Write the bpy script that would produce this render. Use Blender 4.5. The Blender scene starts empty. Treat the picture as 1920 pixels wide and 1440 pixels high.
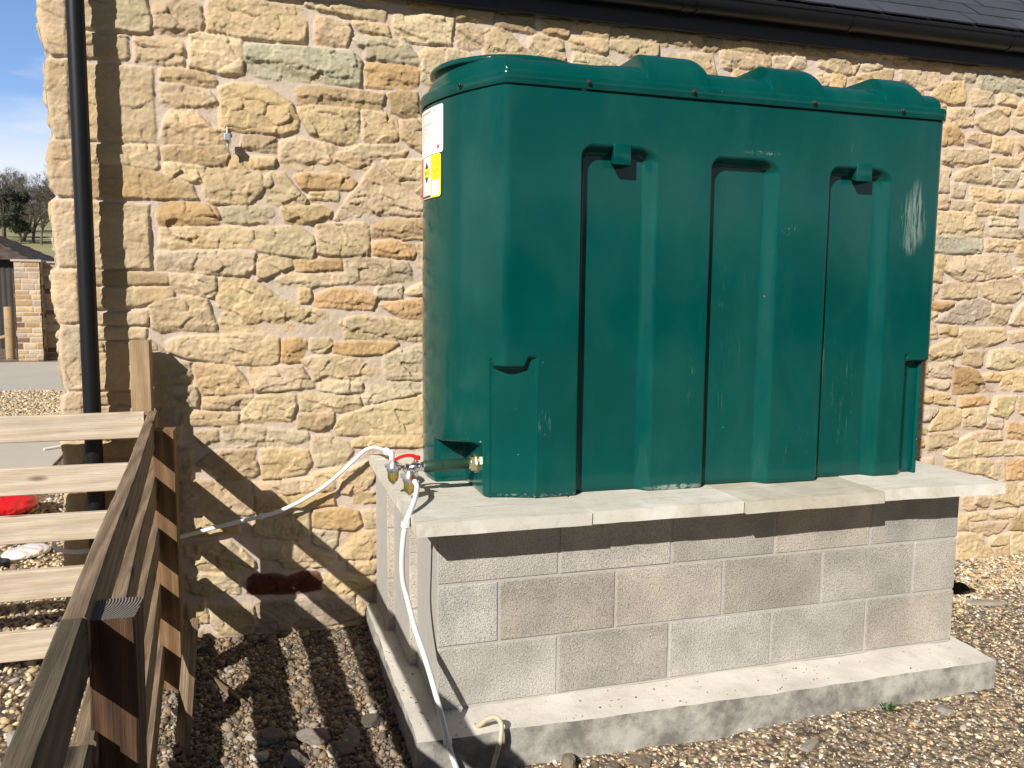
import bpy, bmesh, math, random
import numpy as np
from mathutils import Vector, Matrix
PI = math.pi
random.seed(7)
rng = np.random.default_rng(7)
S = bpy.context.scene
COL = S.collection

# ------------------------------------------------------------------ camera
cam = bpy.data.cameras.new('camera'); camo = bpy.data.objects.new('camera', cam); COL.objects.link(camo)
YAW, PITCH, ROLL = 0.29745, -0.10320, 0.00940
_f = Vector((math.sin(YAW)*math.cos(PITCH), math.cos(YAW)*math.cos(PITCH), math.sin(PITCH)))
_r = Vector((math.cos(YAW), -math.sin(YAW), 0)); _u = _r.cross(_f)
_r2 = math.cos(ROLL)*_r + math.sin(ROLL)*_u; _u2 = -math.sin(ROLL)*_r + math.cos(ROLL)*_u
_m = Matrix((_r2, _u2, -_f)).transposed().to_4x4(); _m.translation = Vector((-0.5802, -2.7455, 1.4489))
camo.matrix_world = _m
cam.sensor_width = 36.0; cam.lens = 1564.28/1920*36.0; cam.clip_start = 0.05; cam.clip_end = 2000
S.camera = camo

# ------------------------------------------------------------------ light
SUN = Vector((-0.94, -1.0, 0.94)).normalized()          # towards the sun
elev = math.asin(SUN.z); az = math.atan2(SUN.x, SUN.y)
sl = bpy.data.lights.new('sun', 'SUN'); sl.energy = 5.0; sl.angle = math.radians(0.5); sl.color = (1.0, 0.95, 0.87)
so = bpy.data.objects.new('sun', sl); COL.objects.link(so); so.rotation_euler = (-SUN).to_track_quat('-Z', 'Y').to_euler()
so.location = (-6, -6, 8)
W = bpy.data.worlds.new('World'); S.world = W; W.use_nodes = True
wt = W.node_tree; wt.nodes.clear()
wo = wt.nodes.new('ShaderNodeOutputWorld'); wb = wt.nodes.new('ShaderNodeBackground'); sky = wt.nodes.new('ShaderNodeTexSky')
sky.sky_type = 'NISHITA'; sky.sun_disc = False; sky.sun_elevation = elev; sky.sun_rotation = az
sky.air_density = 1.0; sky.dust_density = 0.35; sky.ozone_density = 1.3
tc = wt.nodes.new('ShaderNodeTexCoord'); mp = wt.nodes.new('ShaderNodeMapping'); mp.inputs['Scale'].default_value = (1.6, 1.6, 5.5)
nz = wt.nodes.new('ShaderNodeTexNoise'); nz.inputs['Scale'].default_value = 2.1; nz.inputs['Detail'].default_value = 7; nz.inputs['Roughness'].default_value = .58
rp = wt.nodes.new('ShaderNodeValToRGB'); rp.color_ramp.elements[0].position = .60; rp.color_ramp.elements[1].position = .88
rp.color_ramp.elements[0].color = (0, 0, 0, 1); rp.color_ramp.elements[1].color = (1, 1, 1, 1)
sx = wt.nodes.new('ShaderNodeSeparateXYZ'); mr = wt.nodes.new('ShaderNodeMapRange')
mr.inputs['From Min'].default_value = .13; mr.inputs['From Max'].default_value = .20; mr.inputs['To Min'].default_value = .95; mr.inputs['To Max'].default_value = 0
mx0 = wt.nodes.new('ShaderNodeMath'); mx0.operation = 'ADD'; mx0.use_clamp = True
mx = wt.nodes.new('ShaderNodeMix'); mx.data_type = 'RGBA'
mx.inputs[7].default_value = (9.2, 9.8, 10.8, 1)
wt.links.new(tc.outputs['Generated'], mp.inputs['Vector']); wt.links.new(mp.outputs[0], nz.inputs['Vector'])
wt.links.new(nz.outputs['Fac'], rp.inputs[0]); wt.links.new(tc.outputs['Generated'], sx.inputs[0]); wt.links.new(sx.outputs['Z'], mr.inputs['Value'])
wt.links.new(rp.outputs[0], mx0.inputs[0]); wt.links.new(mr.outputs[0], mx0.inputs[1])
# sky dimmed to the south to deepen shadows, brightened and blued to the north
def wmath(op, a, b):
    q_ = wt.nodes.new('ShaderNodeMath'); q_.operation = op
    for i, v in enumerate((a, b)):
        if hasattr(v, 'is_output'): wt.links.new(v, q_.inputs[i])
        else: q_.inputs[i].default_value = v
    return q_.outputs[0]
def wrange(v, a, b, c, d):
    q_ = wt.nodes.new('ShaderNodeMapRange'); q_.interpolation_type = 'SMOOTHSTEP'; wt.links.new(v, q_.inputs['Value'])
    for k, x_ in zip(('From Min', 'From Max', 'To Min', 'To Max'), (a, b, c, d)): q_.inputs[k].default_value = x_
    return q_.outputs[0]
north = wrange(sx.outputs['Y'], -.25, .55, .42, 1.0)
deep = wmath('MULTIPLY', wrange(sx.outputs['Y'], .35, .75, 0, 1), wrange(sx.outputs['Z'], .25, .6, 1, 0))
tint = wt.nodes.new('ShaderNodeMix'); tint.data_type = 'RGBA'; tint.inputs[6].default_value = (1, 1, 1, 1); tint.inputs[7].default_value = (1.25, 1.42, 1.78, 1); wt.links.new(deep, tint.inputs[0])
m1 = wt.nodes.new('ShaderNodeMix'); m1.data_type = 'RGBA'; m1.blend_type = 'MULTIPLY'; m1.inputs[0].default_value = 1; wt.links.new(sky.outputs[0], m1.inputs[6]); wt.links.new(tint.outputs[2], m1.inputs[7])
m2 = wt.nodes.new('ShaderNodeVectorMath'); m2.operation = 'SCALE'; wt.links.new(m1.outputs[2], m2.inputs[0]); wt.links.new(north, m2.inputs['Scale'])
wt.links.new(mx0.outputs[0], mx.inputs[0]); wt.links.new(m2.outputs[0], mx.inputs[6])
wt.links.new(mx.outputs[2], wb.inputs['Color']); wt.links.new(wb.outputs[0], wo.inputs['Surface'])
wb.inputs['Strength'].default_value = 0.070
S.view_settings.view_transform = 'Standard'; S.view_settings.look = 'None'; S.view_settings.exposure = 0.40; S.view_settings.gamma = 1.0

# ------------------------------------------------------------------ noise in numpy
def _h(ix, iy, iz, seed):
    n = (ix*374761393 + iy*668265263 + iz*2147483647 + seed*974634777) & 0xffffffff
    n = ((n ^ (n >> 13))*1274126177) & 0xffffffff
    n = n ^ (n >> 16)
    return (n & 0xffff)/32767.5 - 1.0
def vnoise(x, y, z=0.0, seed=0):
    x = np.asarray(x, float); y = np.asarray(y, float); z = np.broadcast_to(np.asarray(z, float), x.shape)
    ix = np.floor(x).astype(np.int64); iy = np.floor(y).astype(np.int64); iz = np.floor(z).astype(np.int64)
    fx, fy, fz = x-ix, y-iy, z-iz
    fx = fx*fx*(3-2*fx); fy = fy*fy*(3-2*fy); fz = fz*fz*(3-2*fz)
    o = 0
    for a in (0, 1):
        for b in (0, 1):
            for c in (0, 1):
                o = o + _h(ix+a, iy+b, iz+c, seed)*(fx if a else 1-fx)*(fy if b else 1-fy)*(fz if c else 1-fz)
    return o
def fbm(x, y, z=0.0, seed=0, octv=4, gain=.5):
    o = 0; a = 1; t = 0
    for k in range(octv):
        o = o + a*vnoise(np.asarray(x)*2**k, np.asarray(y)*2**k, np.asarray(z)*2**k, seed+k*17); t += a; a *= gain
    return o/t
def facets(x, z, cx, cz, seed, tilt, off):
    """broken, chisel-like facets: each cell of a jittered grid is a small tilted plane"""
    u = x/cx; v = z/cz; iu = np.floor(u).astype(np.int64); iv = np.floor(v).astype(np.int64); bd = np.full(x.shape, 9.); o = np.zeros(x.shape)
    zero = np.zeros_like(iu)
    for a in (-1, 0, 1):
        for b in (-1, 0, 1):
            p = iu+a; q_ = iv+b; jx = p+.5+.46*_h(p, q_, zero, seed); jz = q_+.5+.46*_h(p, q_, zero, seed+1)
            d = (u-jx)**2+(v-jz)**2; m = d < bd
            h = _h(p, q_, zero, seed+2)*tilt*(u-jx)*cx + _h(p, q_, zero, seed+3)*tilt*(v-jz)*cz + _h(p, q_, zero, seed+4)*off
            o = np.where(m, h, o); bd = np.where(m, d, bd)
    return o
def sst(a, b, x):
    t = np.clip((x-a)/(b-a), 0, 1); return t*t*(3-2*t)

# ------------------------------------------------------------------ materials
class N:
    def __init__(s, name):
        s.m = bpy.data.materials.new(name); s.m.use_nodes = True; s.t = s.m.node_tree; s.b = s.t.nodes['Principled BSDF']
    def n(s, typ, ins=None, **kw):
        x = s.t.nodes.new(typ)
        for k, v in kw.items(): setattr(x, k, v)
        if ins:
            for k, v in ins.items():
                if hasattr(v, 'is_output'): s.t.links.new(v, x.inputs[k])
                else: x.inputs[k].default_value = v
        return x
    def set(s, k, v):
        if hasattr(v, 'is_output'): s.t.links.new(v, s.b.inputs[k])
        else: s.b.inputs[k].default_value = v
    def coord(s, scale=(1, 1, 1), kind='Object'):
        c = s.n('ShaderNodeTexCoord'); return s.n('ShaderNodeMapping', {'Vector': c.outputs[kind], 'Scale': scale}).outputs[0]
    def noise(s, v, sc, det=4, ro=.5, dist=0):
        return s.n('ShaderNodeTexNoise', {'Vector': v, 'Scale': sc, 'Detail': det, 'Roughness': ro, 'Distortion': dist}).outputs['Fac']
    def ramp(s, f, stops):
        r = s.n('ShaderNodeValToRGB', {0: f}); e = r.color_ramp.elements
        while len(e) < len(stops): e.new(.5)
        for q, (p, c) in zip(e, stops):
            q.position = p; q.color = (c[0], c[1], c[2], 1) if hasattr(c, '__len__') else (c, c, c, 1)
        return r.outputs[0]
    def mix(s, f, a, b, mode='MIX'):
        x = s.n('ShaderNodeMix', data_type='RGBA', blend_type=mode)
        for i, v in ((0, f), (6, a), (7, b)):
            if hasattr(v, 'is_output'): s.t.links.new(v, x.inputs[i])
            else: x.inputs[i].default_value = (v if i == 0 else (v[0], v[1], v[2], 1))
        return x.outputs[2]
    def math(s, op, a, b=0.0, clamp=False):
        return s.n('ShaderNodeMath', {0: a, 1: b}, operation=op, use_clamp=clamp).outputs[0]
    def bump(s, h, st=.5, d=.002, nrm=None):
        i = {'Height': h, 'Strength': st, 'Distance': d}
        if nrm is not None: i['Normal'] = nrm
        return s.n('ShaderNodeBump', i).outputs[0]
    def attr(s, name='Col'):
        return s.n('ShaderNodeAttribute', attribute_name=name).outputs['Color']
def plain(name, col, rough=.6, metal=0, spec=.5, var=.12, sc=30, bump=0):
    q = N(name); v = q.coord(); f = q.noise(v, sc, 5, .6)
    q.set('Base Color', q.mix(f, tuple(c*(1-var) for c in col), tuple(min(1, c*(1+var)) for c in col)))
    q.set('Roughness', q.math('MULTIPLY_ADD', f, .2) if False else rough); q.set('Metallic', metal); q.set('Specular IOR Level', spec)
    if bump: q.set('Normal', q.bump(q.noise(v, sc*4, 3), .5, bump))
    return q.m
M = {}
# masonry stone: colour attribute with grain
q = N('sandstone'); v = q.coord(); a = q.attr()
f1 = q.noise(v, 9, 6, .62); f2 = q.noise(v, 95, 5, .68); f3 = q.noise(v, 330, 3, .65)
c = q.mix(q.ramp(f1, [(.3, 0), (.7, 1)]), q.mix(1, a, (.92, .90, .86), 'MULTIPLY'), q.mix(1, a, (1.06, 1.05, 1.03), 'MULTIPLY'))
c = q.mix(q.ramp(f2, [(.35, .0), (.68, .5)]), c, q.mix(1, c, (.82, .79, .73), 'MULTIPLY'))
c = q.mix(q.ramp(f3, [(.55, 0), (.75, .35)]), c, q.mix(1, c, (.6, .52, .42), 'MULTIPLY'))
q.set('Base Color', c); q.set('Roughness', .92); q.set('Specular IOR Level', .2)
q.set('Normal', q.bump(q.math('ADD', q.math('MULTIPLY', f3, .5), q.math('MULTIPLY', f2, 1.1)), .6, .0050)); M['stone'] = q.m
# plastic of the tank
q = N('green_plastic'); v = q.coord(); f1 = q.noise(v, 3.1, 5, .6); f2 = q.noise(v, 140, 4, .6)
c = q.mix(q.ramp(f1, [(.3, 0), (.7, 1)]), (.0002, .052, .045), (.0004, .066, .058))
vs = q.coord((26, 26, 3.2)); s1 = q.noise(vs, 2.2, 8, .72, .4)
scuff = q.math('MULTIPLY', q.ramp(s1, [(.64, 0), (.78, .55)]), q.ramp(q.noise(v, 3.4, 2, .5), [(.50, 0), (.66, .42)]))
# one rubbed patch near the right-hand corner
tcx = q.n('ShaderNodeTexCoord').outputs['Object']
def blob(cx, cz, rx, rz, th, noise_sc=(60, 60, 9), lo=.5, hi=.6, amt=.75, rot=.2):
    mpx = q.n('ShaderNodeMapping', {'Vector': tcx, 'Location': (-cx/rx, 0, -cz/rz), 'Scale': (1/rx, .0, 1/rz)}).outputs[0]
    ln = q.n('ShaderNodeVectorMath', {0: mpx}, operation='LENGTH').outputs['Value']
    edge = q.ramp(ln, [(.45, 1), (1.0, 0)])
    mr_ = q.n('ShaderNodeMapping', {'Vector': tcx, 'Rotation': (0, rot, 0), 'Scale': noise_sc}).outputs[0]
    nn = q.ramp(q.noise(mr_, 1.6, 6, .7, .3), [(lo, 0), (hi, amt)])
    return q.math('MULTIPLY', edge, nn)
for b_ in (blob(2.01, 1.80, .06, .15, 0, (42, 42, 2.6), .50, .58, .55, -.16), blob(1.965, 1.76, .05, .14, 0, (42, 42, 2.6), .50, .58, .55, .22), blob(1.99, 1.70, .05, .07, 0, (42, 42, 5), .50, .60, .5, .1), blob(.41, .99, .03, .06, 0, rot=-.6, lo=.54, hi=.68, amt=.6), blob(1.0, 1.15, .02, .12, 0, rot=-.25, lo=.56, hi=.70, amt=.3),
           blob(1.41, 1.72, .05, .03, 0, (120, 120, 60), .58, .66, .5), blob(1.27, 2.005, .10, .010, 0, (120, 120, 60), .53, .62, .6), blob(1.62, 1.20, .03, .32, 0, (90, 90, 4), lo=.56, hi=.72, amt=.35, rot=.05), blob(1.72, 1.05, .10, .30, 0, (70, 70, 5), lo=.60, hi=.74, amt=.3, rot=-.12),
           blob(.95, .730, .14, .014, 0, (30, 30, 30), .44, .52, .9), blob(.40, .728, .2, .010, 0, (40, 40, 40), .52, .60, .6), blob(1.15, 1.3, .16, .42, 0, (80, 80, 3.5), lo=.62, hi=.78, amt=.28, rot=.03), blob(1.45, .88, .16, .10, 0, lo=.60, hi=.76, amt=.22, rot=1.2)):
    scuff = q.math('MAXIMUM', scuff, b_)
scuff = q.math('MAXIMUM', scuff, q.ramp(q.noise(v, 48, 2, .5), [(.775, 0), (.80, .7)]))
c = q.mix(q.ramp(q.noise(q.coord((1.6, 1.6, .7)), 2.4, 6, .62, .5), [(.46, 0), (.72, .30)]), c, (.020, .100, .088)); c = q.mix(scuff, c, (.30, .36, .33)); q.set('Base Color', c)
dust = q.noise(v, 1.7, 6, .65)
q.set('Roughness', q.math('ADD', q.ramp(dust, [(.3, .10), (.7, .20)]), q.math('MULTIPLY', scuff, .4))); q.set('Specular IOR Level', .28)
q.set('Normal', q.bump(f2, .10, .0006)); M['tank'] = q.m
def wood(name, pale, dark, knot=(.16, .08, .035), bump=.6, grain=1.0, wet=0.0, redtop=None):
    q = N(name); c0 = q.n('ShaderNodeTexCoord').outputs['Object']
    oi = q.n('ShaderNodeObjectInfo').outputs['Random']
    off = q.n('ShaderNodeCombineXYZ', {0: q.math('MULTIPLY', oi, 13.7), 1: q.math('MULTIPLY', oi, 7.1), 2: q.math('MULTIPLY', oi, 3.3)}).outputs[0]
    vv = q.n('ShaderNodeVectorMath', {0: c0, 1: off}, operation='ADD').outputs[0]
    st = q.n('ShaderNodeMapping', {'Vector': vv, 'Scale': (1.3, 22, 22)}).outputs[0]
    bend = q.noise(q.n('ShaderNodeMapping', {'Vector': vv, 'Scale': (2.5, 8, 8)}).outputs[0], 1.5, 3)
    g = q.n('ShaderNodeTexWave', {'Vector': st, 'Scale': .55*grain, 'Distortion': 6.0, 'Detail': 3.0, 'Detail Scale': .8}, wave_type='BANDS', bands_direction='DIAGONAL').outputs['Fac']
    fine = q.noise(q.n('ShaderNodeMapping', {'Vector': vv, 'Scale': (5, 160, 160)}).outputs[0], 1.5, 5, .65)
    blot = q.noise(vv, 5.5, 5, .6)
    c = q.mix(q.math('MULTIPLY', g, .62), pale, dark)
    c = q.mix(q.ramp(fine, [(.35, .45), (.62, 0)]), c, tuple(k*.55 for k in dark))
    c = q.mix(q.ramp(blot, [(.42, 0), (.75, .55)]), c, tuple(k*.75 for k in dark))
    kv = q.n('ShaderNodeMapping', {'Vector': vv, 'Scale': (3.1, 9, 9)}).outputs[0]
    kn = q.n('ShaderNodeTexVoronoi', {'Vector': kv, 'Scale': 1.0, 'Randomness': 1.0}).outputs['Distance']
    c = q.mix(q.ramp(kn, [(.08, .9), (.17, 0)]), c, knot)
    q.set('Base Color', c); q.set('Roughness', .85); q.set('Specular IOR Level', .25)
    q.set('Normal', q.bump(q.math('ADD', q.math('MULTIPLY', fine, 1.0), q.math('MULTIPLY', g, .8)), bump, .0022)); return q.m
M['new_wood'] = wood('pale_sawn_wood', (.67, .575, .46), (.53, .42, .30))
M['old_wood'] = wood('weathered_wood', (.31, .225, .145), (.125, .088, .058), (.05, .03, .02), .8, 1.4)
M['post_wood'] = wood('treated_post_wood', (.30, .185, .095), (.13, .07, .032), (.06, .03, .015), .9, 1.0)
M['post_pale'] = wood('pale_post_wood', (.46, .34, .20), (.30, .20, .11), (.12, .07, .03), .8, 1.0)
M['shaded_post'] = wood('shade_painted_post_wood', (.125, .068, .038), (.026, .015, .010), (.01, .006, .004), 1.0, 1.2)  # shade over the near post is put into this dark wood colour
q = N('end_grain_wood'); v = q.coord(); wv_ = q.n('ShaderNodeTexWave', {'Vector': q.n('ShaderNodeMapping', {'Vector': v, 'Location': (0, .09, -.03)}).outputs[0], 'Scale': 62.0, 'Distortion': 1.2, 'Detail': 2.0, 'Detail Scale': 1.5}, wave_type='RINGS', rings_direction='X').outputs['Fac']
q.set('Base Color', q.mix(wv_, (.05, .042, .036), (.27, .235, .195))); q.set('Roughness', .9); q.set('Normal', q.bump(wv_, .9, .003)); M['end_grain'] = q.m
M['shaded_moss_wood'] = wood('mossy_shade_painted_wood', (.165, .130, .085), (.065, .052, .034), (.03, .02, .015), .9, 1.2)  # mossy tone, with the shade on the near rails mixed into the colour
M['black_plastic'] = plain('black_plastic', (.008, .009, .011), .42, spec=.3, var=.3, sc=8)
M['black_paint'] = plain('black_painted_board', (.010, .010, .013), .45, var=.2, sc=6)
M['brass'] = plain('brass', (.74, .66, .44), .34, 1.0, var=.15, sc=60)
M['chrome'] = plain('bright_metal', (.80, .78, .74), .18, 1.0, var=.1, sc=60)
M['copper'] = plain('copper', (.80, .40, .22), .3, 1.0, var=.1)
M['alloy'] = plain('cast_alloy', (.50, .51, .53), .42, .8, var=.12, sc=70)
M['galv'] = plain('galvanised_metal', (.42, .44, .46), .45, .8, var=.2, sc=60)
M['bolt'] = plain('dull_bolt_metal', (.05, .05, .05), .45, .5, var=.3, sc=80)
M['red_metal'] = plain('red_coated_metal', (.62, .015, .012), .3, var=.05)
M['white_pvc'] = plain('white_plastic_coating', (.80, .80, .79), .38, var=.04, sc=25)
M['cream_hose'] = plain('dirty_cream_plastic', (.52, .43, .29), .5, var=.3, sc=30)
M['green_wrap'] = plain('dark_green_wrap', (.016, .055, .030), .45, var=.2, sc=40, bump=.001)
M['black_rubber'] = plain('black_rubber', (.015, .015, .015), .6)
q = N('amber_bowl'); q.set('Base Color', (.45, .38, .12, 1)); q.set('Roughness', .12); q.set('Transmission Weight', .75); q.set('IOR', 1.45); M['bowl'] = q.m
q = N('printed_label'); q.set('Base Color', q.attr()); q.set('Roughness', .35); M['label'] = q.m
# concretes
q = N('paving_concrete'); v = q.coord(); f1 = q.noise(v, 2.6, 7, .66, .5); f2 = q.noise(v, 90, 4, .6); f3 = q.noise(q.coord((3, 20, 3)), 3, 6, .6, .6)
c = q.mix(q.ramp(f1, [(.30, 0), (.72, 1)]), (.50, .47, .40), (.66, .635, .57))
c = q.mix(q.ramp(f3, [(.50, 0), (.74, .75)]), c, (.36, .33, .25)); c = q.mix(q.ramp(f2, [(.60, 0), (.72, .45)]), c, (.26, .24, .20)); c = q.mix(q.ramp(q.noise(v, 7, 7, .7), [(.58, 0), (.72, .7)]), c, (.33, .305, .25)); c = q.mix(q.ramp(q.noise(v, 5, 3, .5), [(.60, 0), (.70, .5)]), c, (.74, .72, .68))
c = q.mix(1, c, q.attr(), 'MULTIPLY')
q.set('Base Color', c); q.set('Roughness', .85); q.set('Specular IOR Level', .3); q.set('Normal', q.bump(q.math('ADD', f2, q.math('MULTIPLY', f1, 2.0)), .35, .002)); M['slab'] = q.m
q = N('footing_concrete'); v = q.coord(); f1 = q.noise(v, 3.4, 8, .68, .6); f2 = q.noise(v, 120, 4, .6); f4 = q.noise(v, 11, 5, .65)
c = q.mix(q.ramp(f1, [(.30, 0), (.70, 1)]), (.50, .465, .41), (.68, .645, .58))
c = q.mix(q.ramp(f4, [(.55, 0), (.78, .5)]), c, (.36, .33, .29))
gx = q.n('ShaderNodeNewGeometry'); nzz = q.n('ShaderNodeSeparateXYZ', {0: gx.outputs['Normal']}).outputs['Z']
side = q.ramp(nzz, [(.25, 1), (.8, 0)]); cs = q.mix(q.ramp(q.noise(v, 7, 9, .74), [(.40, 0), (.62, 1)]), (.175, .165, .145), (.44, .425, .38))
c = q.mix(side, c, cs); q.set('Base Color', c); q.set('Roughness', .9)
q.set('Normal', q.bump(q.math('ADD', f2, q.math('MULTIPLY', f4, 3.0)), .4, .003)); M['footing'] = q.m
q = N('concrete_block'); v = q.coord(); f1 = q.noise(v, 4.0, 4, .6); f2 = q.n('ShaderNodeTexVoronoi', {'Vector': v, 'Scale': 210.0}).outputs['Distance']; f3 = q.noise(v, 150, 5, .8); a = q.attr()
c = q.mix(q.ramp(f1, [(.35, 0), (.66, 1)]), q.mix(1, a, (.80, .78, .75), 'MULTIPLY'), q.mix(1, a, (1.18, 1.15, 1.10), 'MULTIPLY'))
c = q.mix(q.ramp(f3, [(.38, .9), (.50, 0)]), c, q.mix(1, c, (.45, .45, .45), 'MULTIPLY'))
c = q.mix(q.ramp(f3, [(.60, 0), (.72, .5)]), c, (.70, .68, .64))
q.set('Base Color', c); q.set('Roughness', .95); q.set('Specular IOR Level', .2); q.set('Normal', q.bump(q.math('ADD', f3, q.math('MULTIPLY', f2, .6)), .85, .004)); M['block'] = q.m
M['mortar'] = plain('mortar', (.400, .383, .350), .95, var=.18, sc=22, bump=.002)
q = N('gravel_pebbles'); v = q.coord(); f = q.noise(v, 120, 4, .6); q.set('Base Color', q.mix(f, q.mix(1, q.attr(), (.72, .72, .72), 'MULTIPLY'), q.mix(1, q.attr(), (1.22, 1.2, 1.16), 'MULTIPLY'))); q.set('Roughness', .9); q.set('Specular IOR Level', .25)
q.set('Normal', q.bump(f, .5, .002)); M['pebble'] = q.m
q = N('gravelly_soil'); v = q.coord(); f1 = q.noise(v, 1.3, 8, .65); vo = q.n('ShaderNodeTexVoronoi', {'Vector': v, 'Scale': 42.0}); f3 = q.noise(v, 60, 5, .7)
c = q.mix(q.ramp(f1, [(.3, 0), (.7, 1)]), (.085, .064, .044), (.17, .13, .088)); sxx = q.n('ShaderNodeSeparateXYZ', {0: v}).outputs['X']; c = q.mix(q.ramp(sxx, [(.2, 0), (.9, 1)]), c, q.mix(f1, (.16, .128, .092), (.27, .22, .165)))
g = q.n('ShaderNodeSeparateColor', {0: vo.outputs['Color']}).outputs[0]
c = q.mix(q.ramp(g, [(.2, 0), (.9, .85)]), c, (.37, .28, .17)); c = q.mix(q.ramp(vo.outputs['Distance'], [(.35, 0), (.75, .9)]), c, (.05, .036, .024))
q.set('Base Color', c); q.set('Roughness', .95); q.set('Normal', q.bump(q.math('ADD', q.math('MULTIPLY', vo.outputs['Distance'], -1.5), f3), .9, .01)); M['soil'] = q.m
q = N('pad_concrete'); v = q.coord(); f1 = q.noise(v, .8, 7, .65); q.set('Base Color', q.mix(f1, (.36, .325, .275), (.50, .455, .395))); q.set('Roughness', .9); q.set('Normal', q.bump(q.noise(v, 40, 4), .3, .004)); M['pad'] = q.m
q = N('pasture'); v = q.coord(); f1 = q.noise(v, .11, 8, .7); f2 = q.noise(v, 2.3, 5, .7)
c = q.mix(q.ramp(f1, [(.35, 0), (.65, 1)]), (.22, .225, .085), (.36, .32, .16)); c = q.mix(q.ramp(f2, [(.4, 0), (.75, .7)]), c, (.15, .125, .06)); q.set('Base Color', c); q.set('Roughness', .95); M['pasture'] = q.m
q = N('slate'); v = q.coord(); a = q.attr(); f1 = q.noise(v, 6, 5); f2 = q.noise(v, 90, 4, .6); q.set('Base Color', q.mix(f1, q.mix(1, a, (.75, .75, .75), 'MULTIPLY'), q.mix(1, a, (1.25, 1.25, 1.25), 'MULTIPLY'))); q.set('Roughness', .55)
q.set('Normal', q.bump(f2, .3, .002)); M['slate'] = q.m
q = N('bark'); v = q.coord((6, 6, 1)); q.set('Base Color', q.mix(q.noise(v, 3, 5), (.085, .070, .052), (.17, .145, .11))); q.set('Roughness', .95); M['bark'] = q.m
q = N('dark_evergreen_leaf'); a = q.attr(); q.set('Base Color', a); q.set('Roughness', .6); M['leaf'] = q.m
M['red_poly'] = None

# ------------------------------------------------------------------ mesh helpers
def mk(name, V, F, mat, parent=None, smooth=False, col=None, sharp=None):
    me = bpy.data.meshes.new(name)
    V = np.asarray(V, np.float32)
    if isinstance(F, np.ndarray):
        nf, k = F.shape
        me.vertices.add(len(V)); me.vertices.foreach_set('co', V.ravel())
        me.loops.add(nf*k); me.loops.foreach_set('vertex_index', F.astype(np.int32).ravel())
        me.polygons.add(nf); me.polygons.foreach_set('loop_start', np.arange(0, nf*k, k, dtype=np.int32)); me.polygons.foreach_set('loop_total', np.full(nf, k, np.int32))
        me.update(calc_edges=True); me.validate()
    else:
        me.from_pydata(V.tolist(), [], [list(map(int, f)) for f in F]); me.update()
    if smooth: me.polygons.foreach_set('use_smooth', np.ones(len(me.polygons), bool))
    if col is not None:
        at = me.color_attributes.new('Col', 'FLOAT_COLOR', 'POINT')
        c = np.ones((len(me.vertices), 4), np.float32); c[:, :3] = col; at.data.foreach_set('color', c.ravel())
    me.materials.append(mat)
    o = bpy.data.objects.new(name, me); COL.objects.link(o)
    if parent is not None: attach(o, parent)
    return o
WL = {}
def world_of(p):
    m = WL.get(p.name)
    return m if m is not None else Matrix.Identity(4)
def attach(o, p):
    o.parent = p; o.matrix_parent_inverse = world_of(p).inverted()
def tag(o, label=None, cat=None, group=None, kind=None):
    if label: o['label'] = label
    if cat: o['category'] = cat
    if group: o['group'] = group
    if kind: o['kind'] = kind
    return o
def empty(name, loc, label, cat, group=None):
    o = bpy.data.objects.new(name, None); COL.objects.link(o); o.location = loc; o.empty_display_size = .1
    WL[o.name] = Matrix.Translation(loc); return tag(o, label, cat, group)
def bm_obj(name, bm, mat, parent=None, smooth=False, col=None):
    me = bpy.data.meshes.new(name); bm.to_mesh(me); bm.free()
    if smooth:
        for p in me.polygons: p.use_smooth = True
    me.materials.append(mat)
    if col is not None:
        at = me.color_attributes.new('Col', 'FLOAT_COLOR', 'POINT')
        c = np.ones((len(me.vertices), 4), np.float32); c[:, :3] = col; at.data.foreach_set('color', c.ravel())
    o = bpy.data.objects.new(name, me); COL.objects.link(o)
    if parent is not None: attach(o, parent)
    return o
def sharpen(o, ang=35):
    me = o.data
    for p in me.polygons: p.use_smooth = True
    bm = bmesh.new(); bm.from_mesh(me)
    for e in bm.edges:
        if len(e.link_faces) == 2 and e.calc_face_angle(0) > math.radians(ang): e.smooth = False
    bm.to_mesh(me); bm.free(); return o
def box_bm(bm, p0, p1, bev=0.0, cuts=0):
    r = bmesh.ops.create_cube(bm, size=1.0); vs = r['verts']
    c = [(a+b)/2 for a, b in zip(p0, p1)]; s = [abs(b-a) for a, b in zip(p0, p1)]
    bmesh.ops.scale(bm, vec=s, verts=vs); bmesh.ops.translate(bm, vec=c, verts=vs)
    es = list({e for v in vs for e in v.link_edges})
    if bev > 0:
        bmesh.ops.bevel(bm, geom=es, offset=bev, segments=2, profile=.6, affect='EDGES')
    return bm
def tube_data(pts, r, seg=10, caps=True, closed=False):
    P = [Vector(p) for p in pts]; n = len(P); rs = r if hasattr(r, '__len__') else [r]*n
    T = []
    for i in range(n):
        a = P[max(i-1, 0)]; b = P[min(i+1, n-1)]; T.append((b-a).normalized() if (b-a).length > 1e-9 else Vector((0, 0, 1)))
    up = Vector((0, 0, 1)) if abs(T[0].z) < .9 else Vector((1, 0, 0)); nrm = (up - T[0]*up.dot(T[0])).normalized()
    V = []; F = []
    for i in range(n):
        if i: nrm = (nrm - T[i]*nrm.dot(T[i])).normalized()
        b = T[i].cross(nrm)
        for k in range(seg):
            a = 2*PI*k/seg; V.append(P[i] + (nrm*math.cos(a) + b*math.sin(a))*rs[i])
    for i in range(n-1):
        for k in range(seg):
            F.append((i*seg+k, i*seg+(k+1) % seg, (i+1)*seg+(k+1) % seg, (i+1)*seg+k))
    if caps: F.append(tuple(range(seg))[::-1]); F.append(tuple(range((n-1)*seg, n*seg)))
    return [tuple(v) for v in V], F
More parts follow.
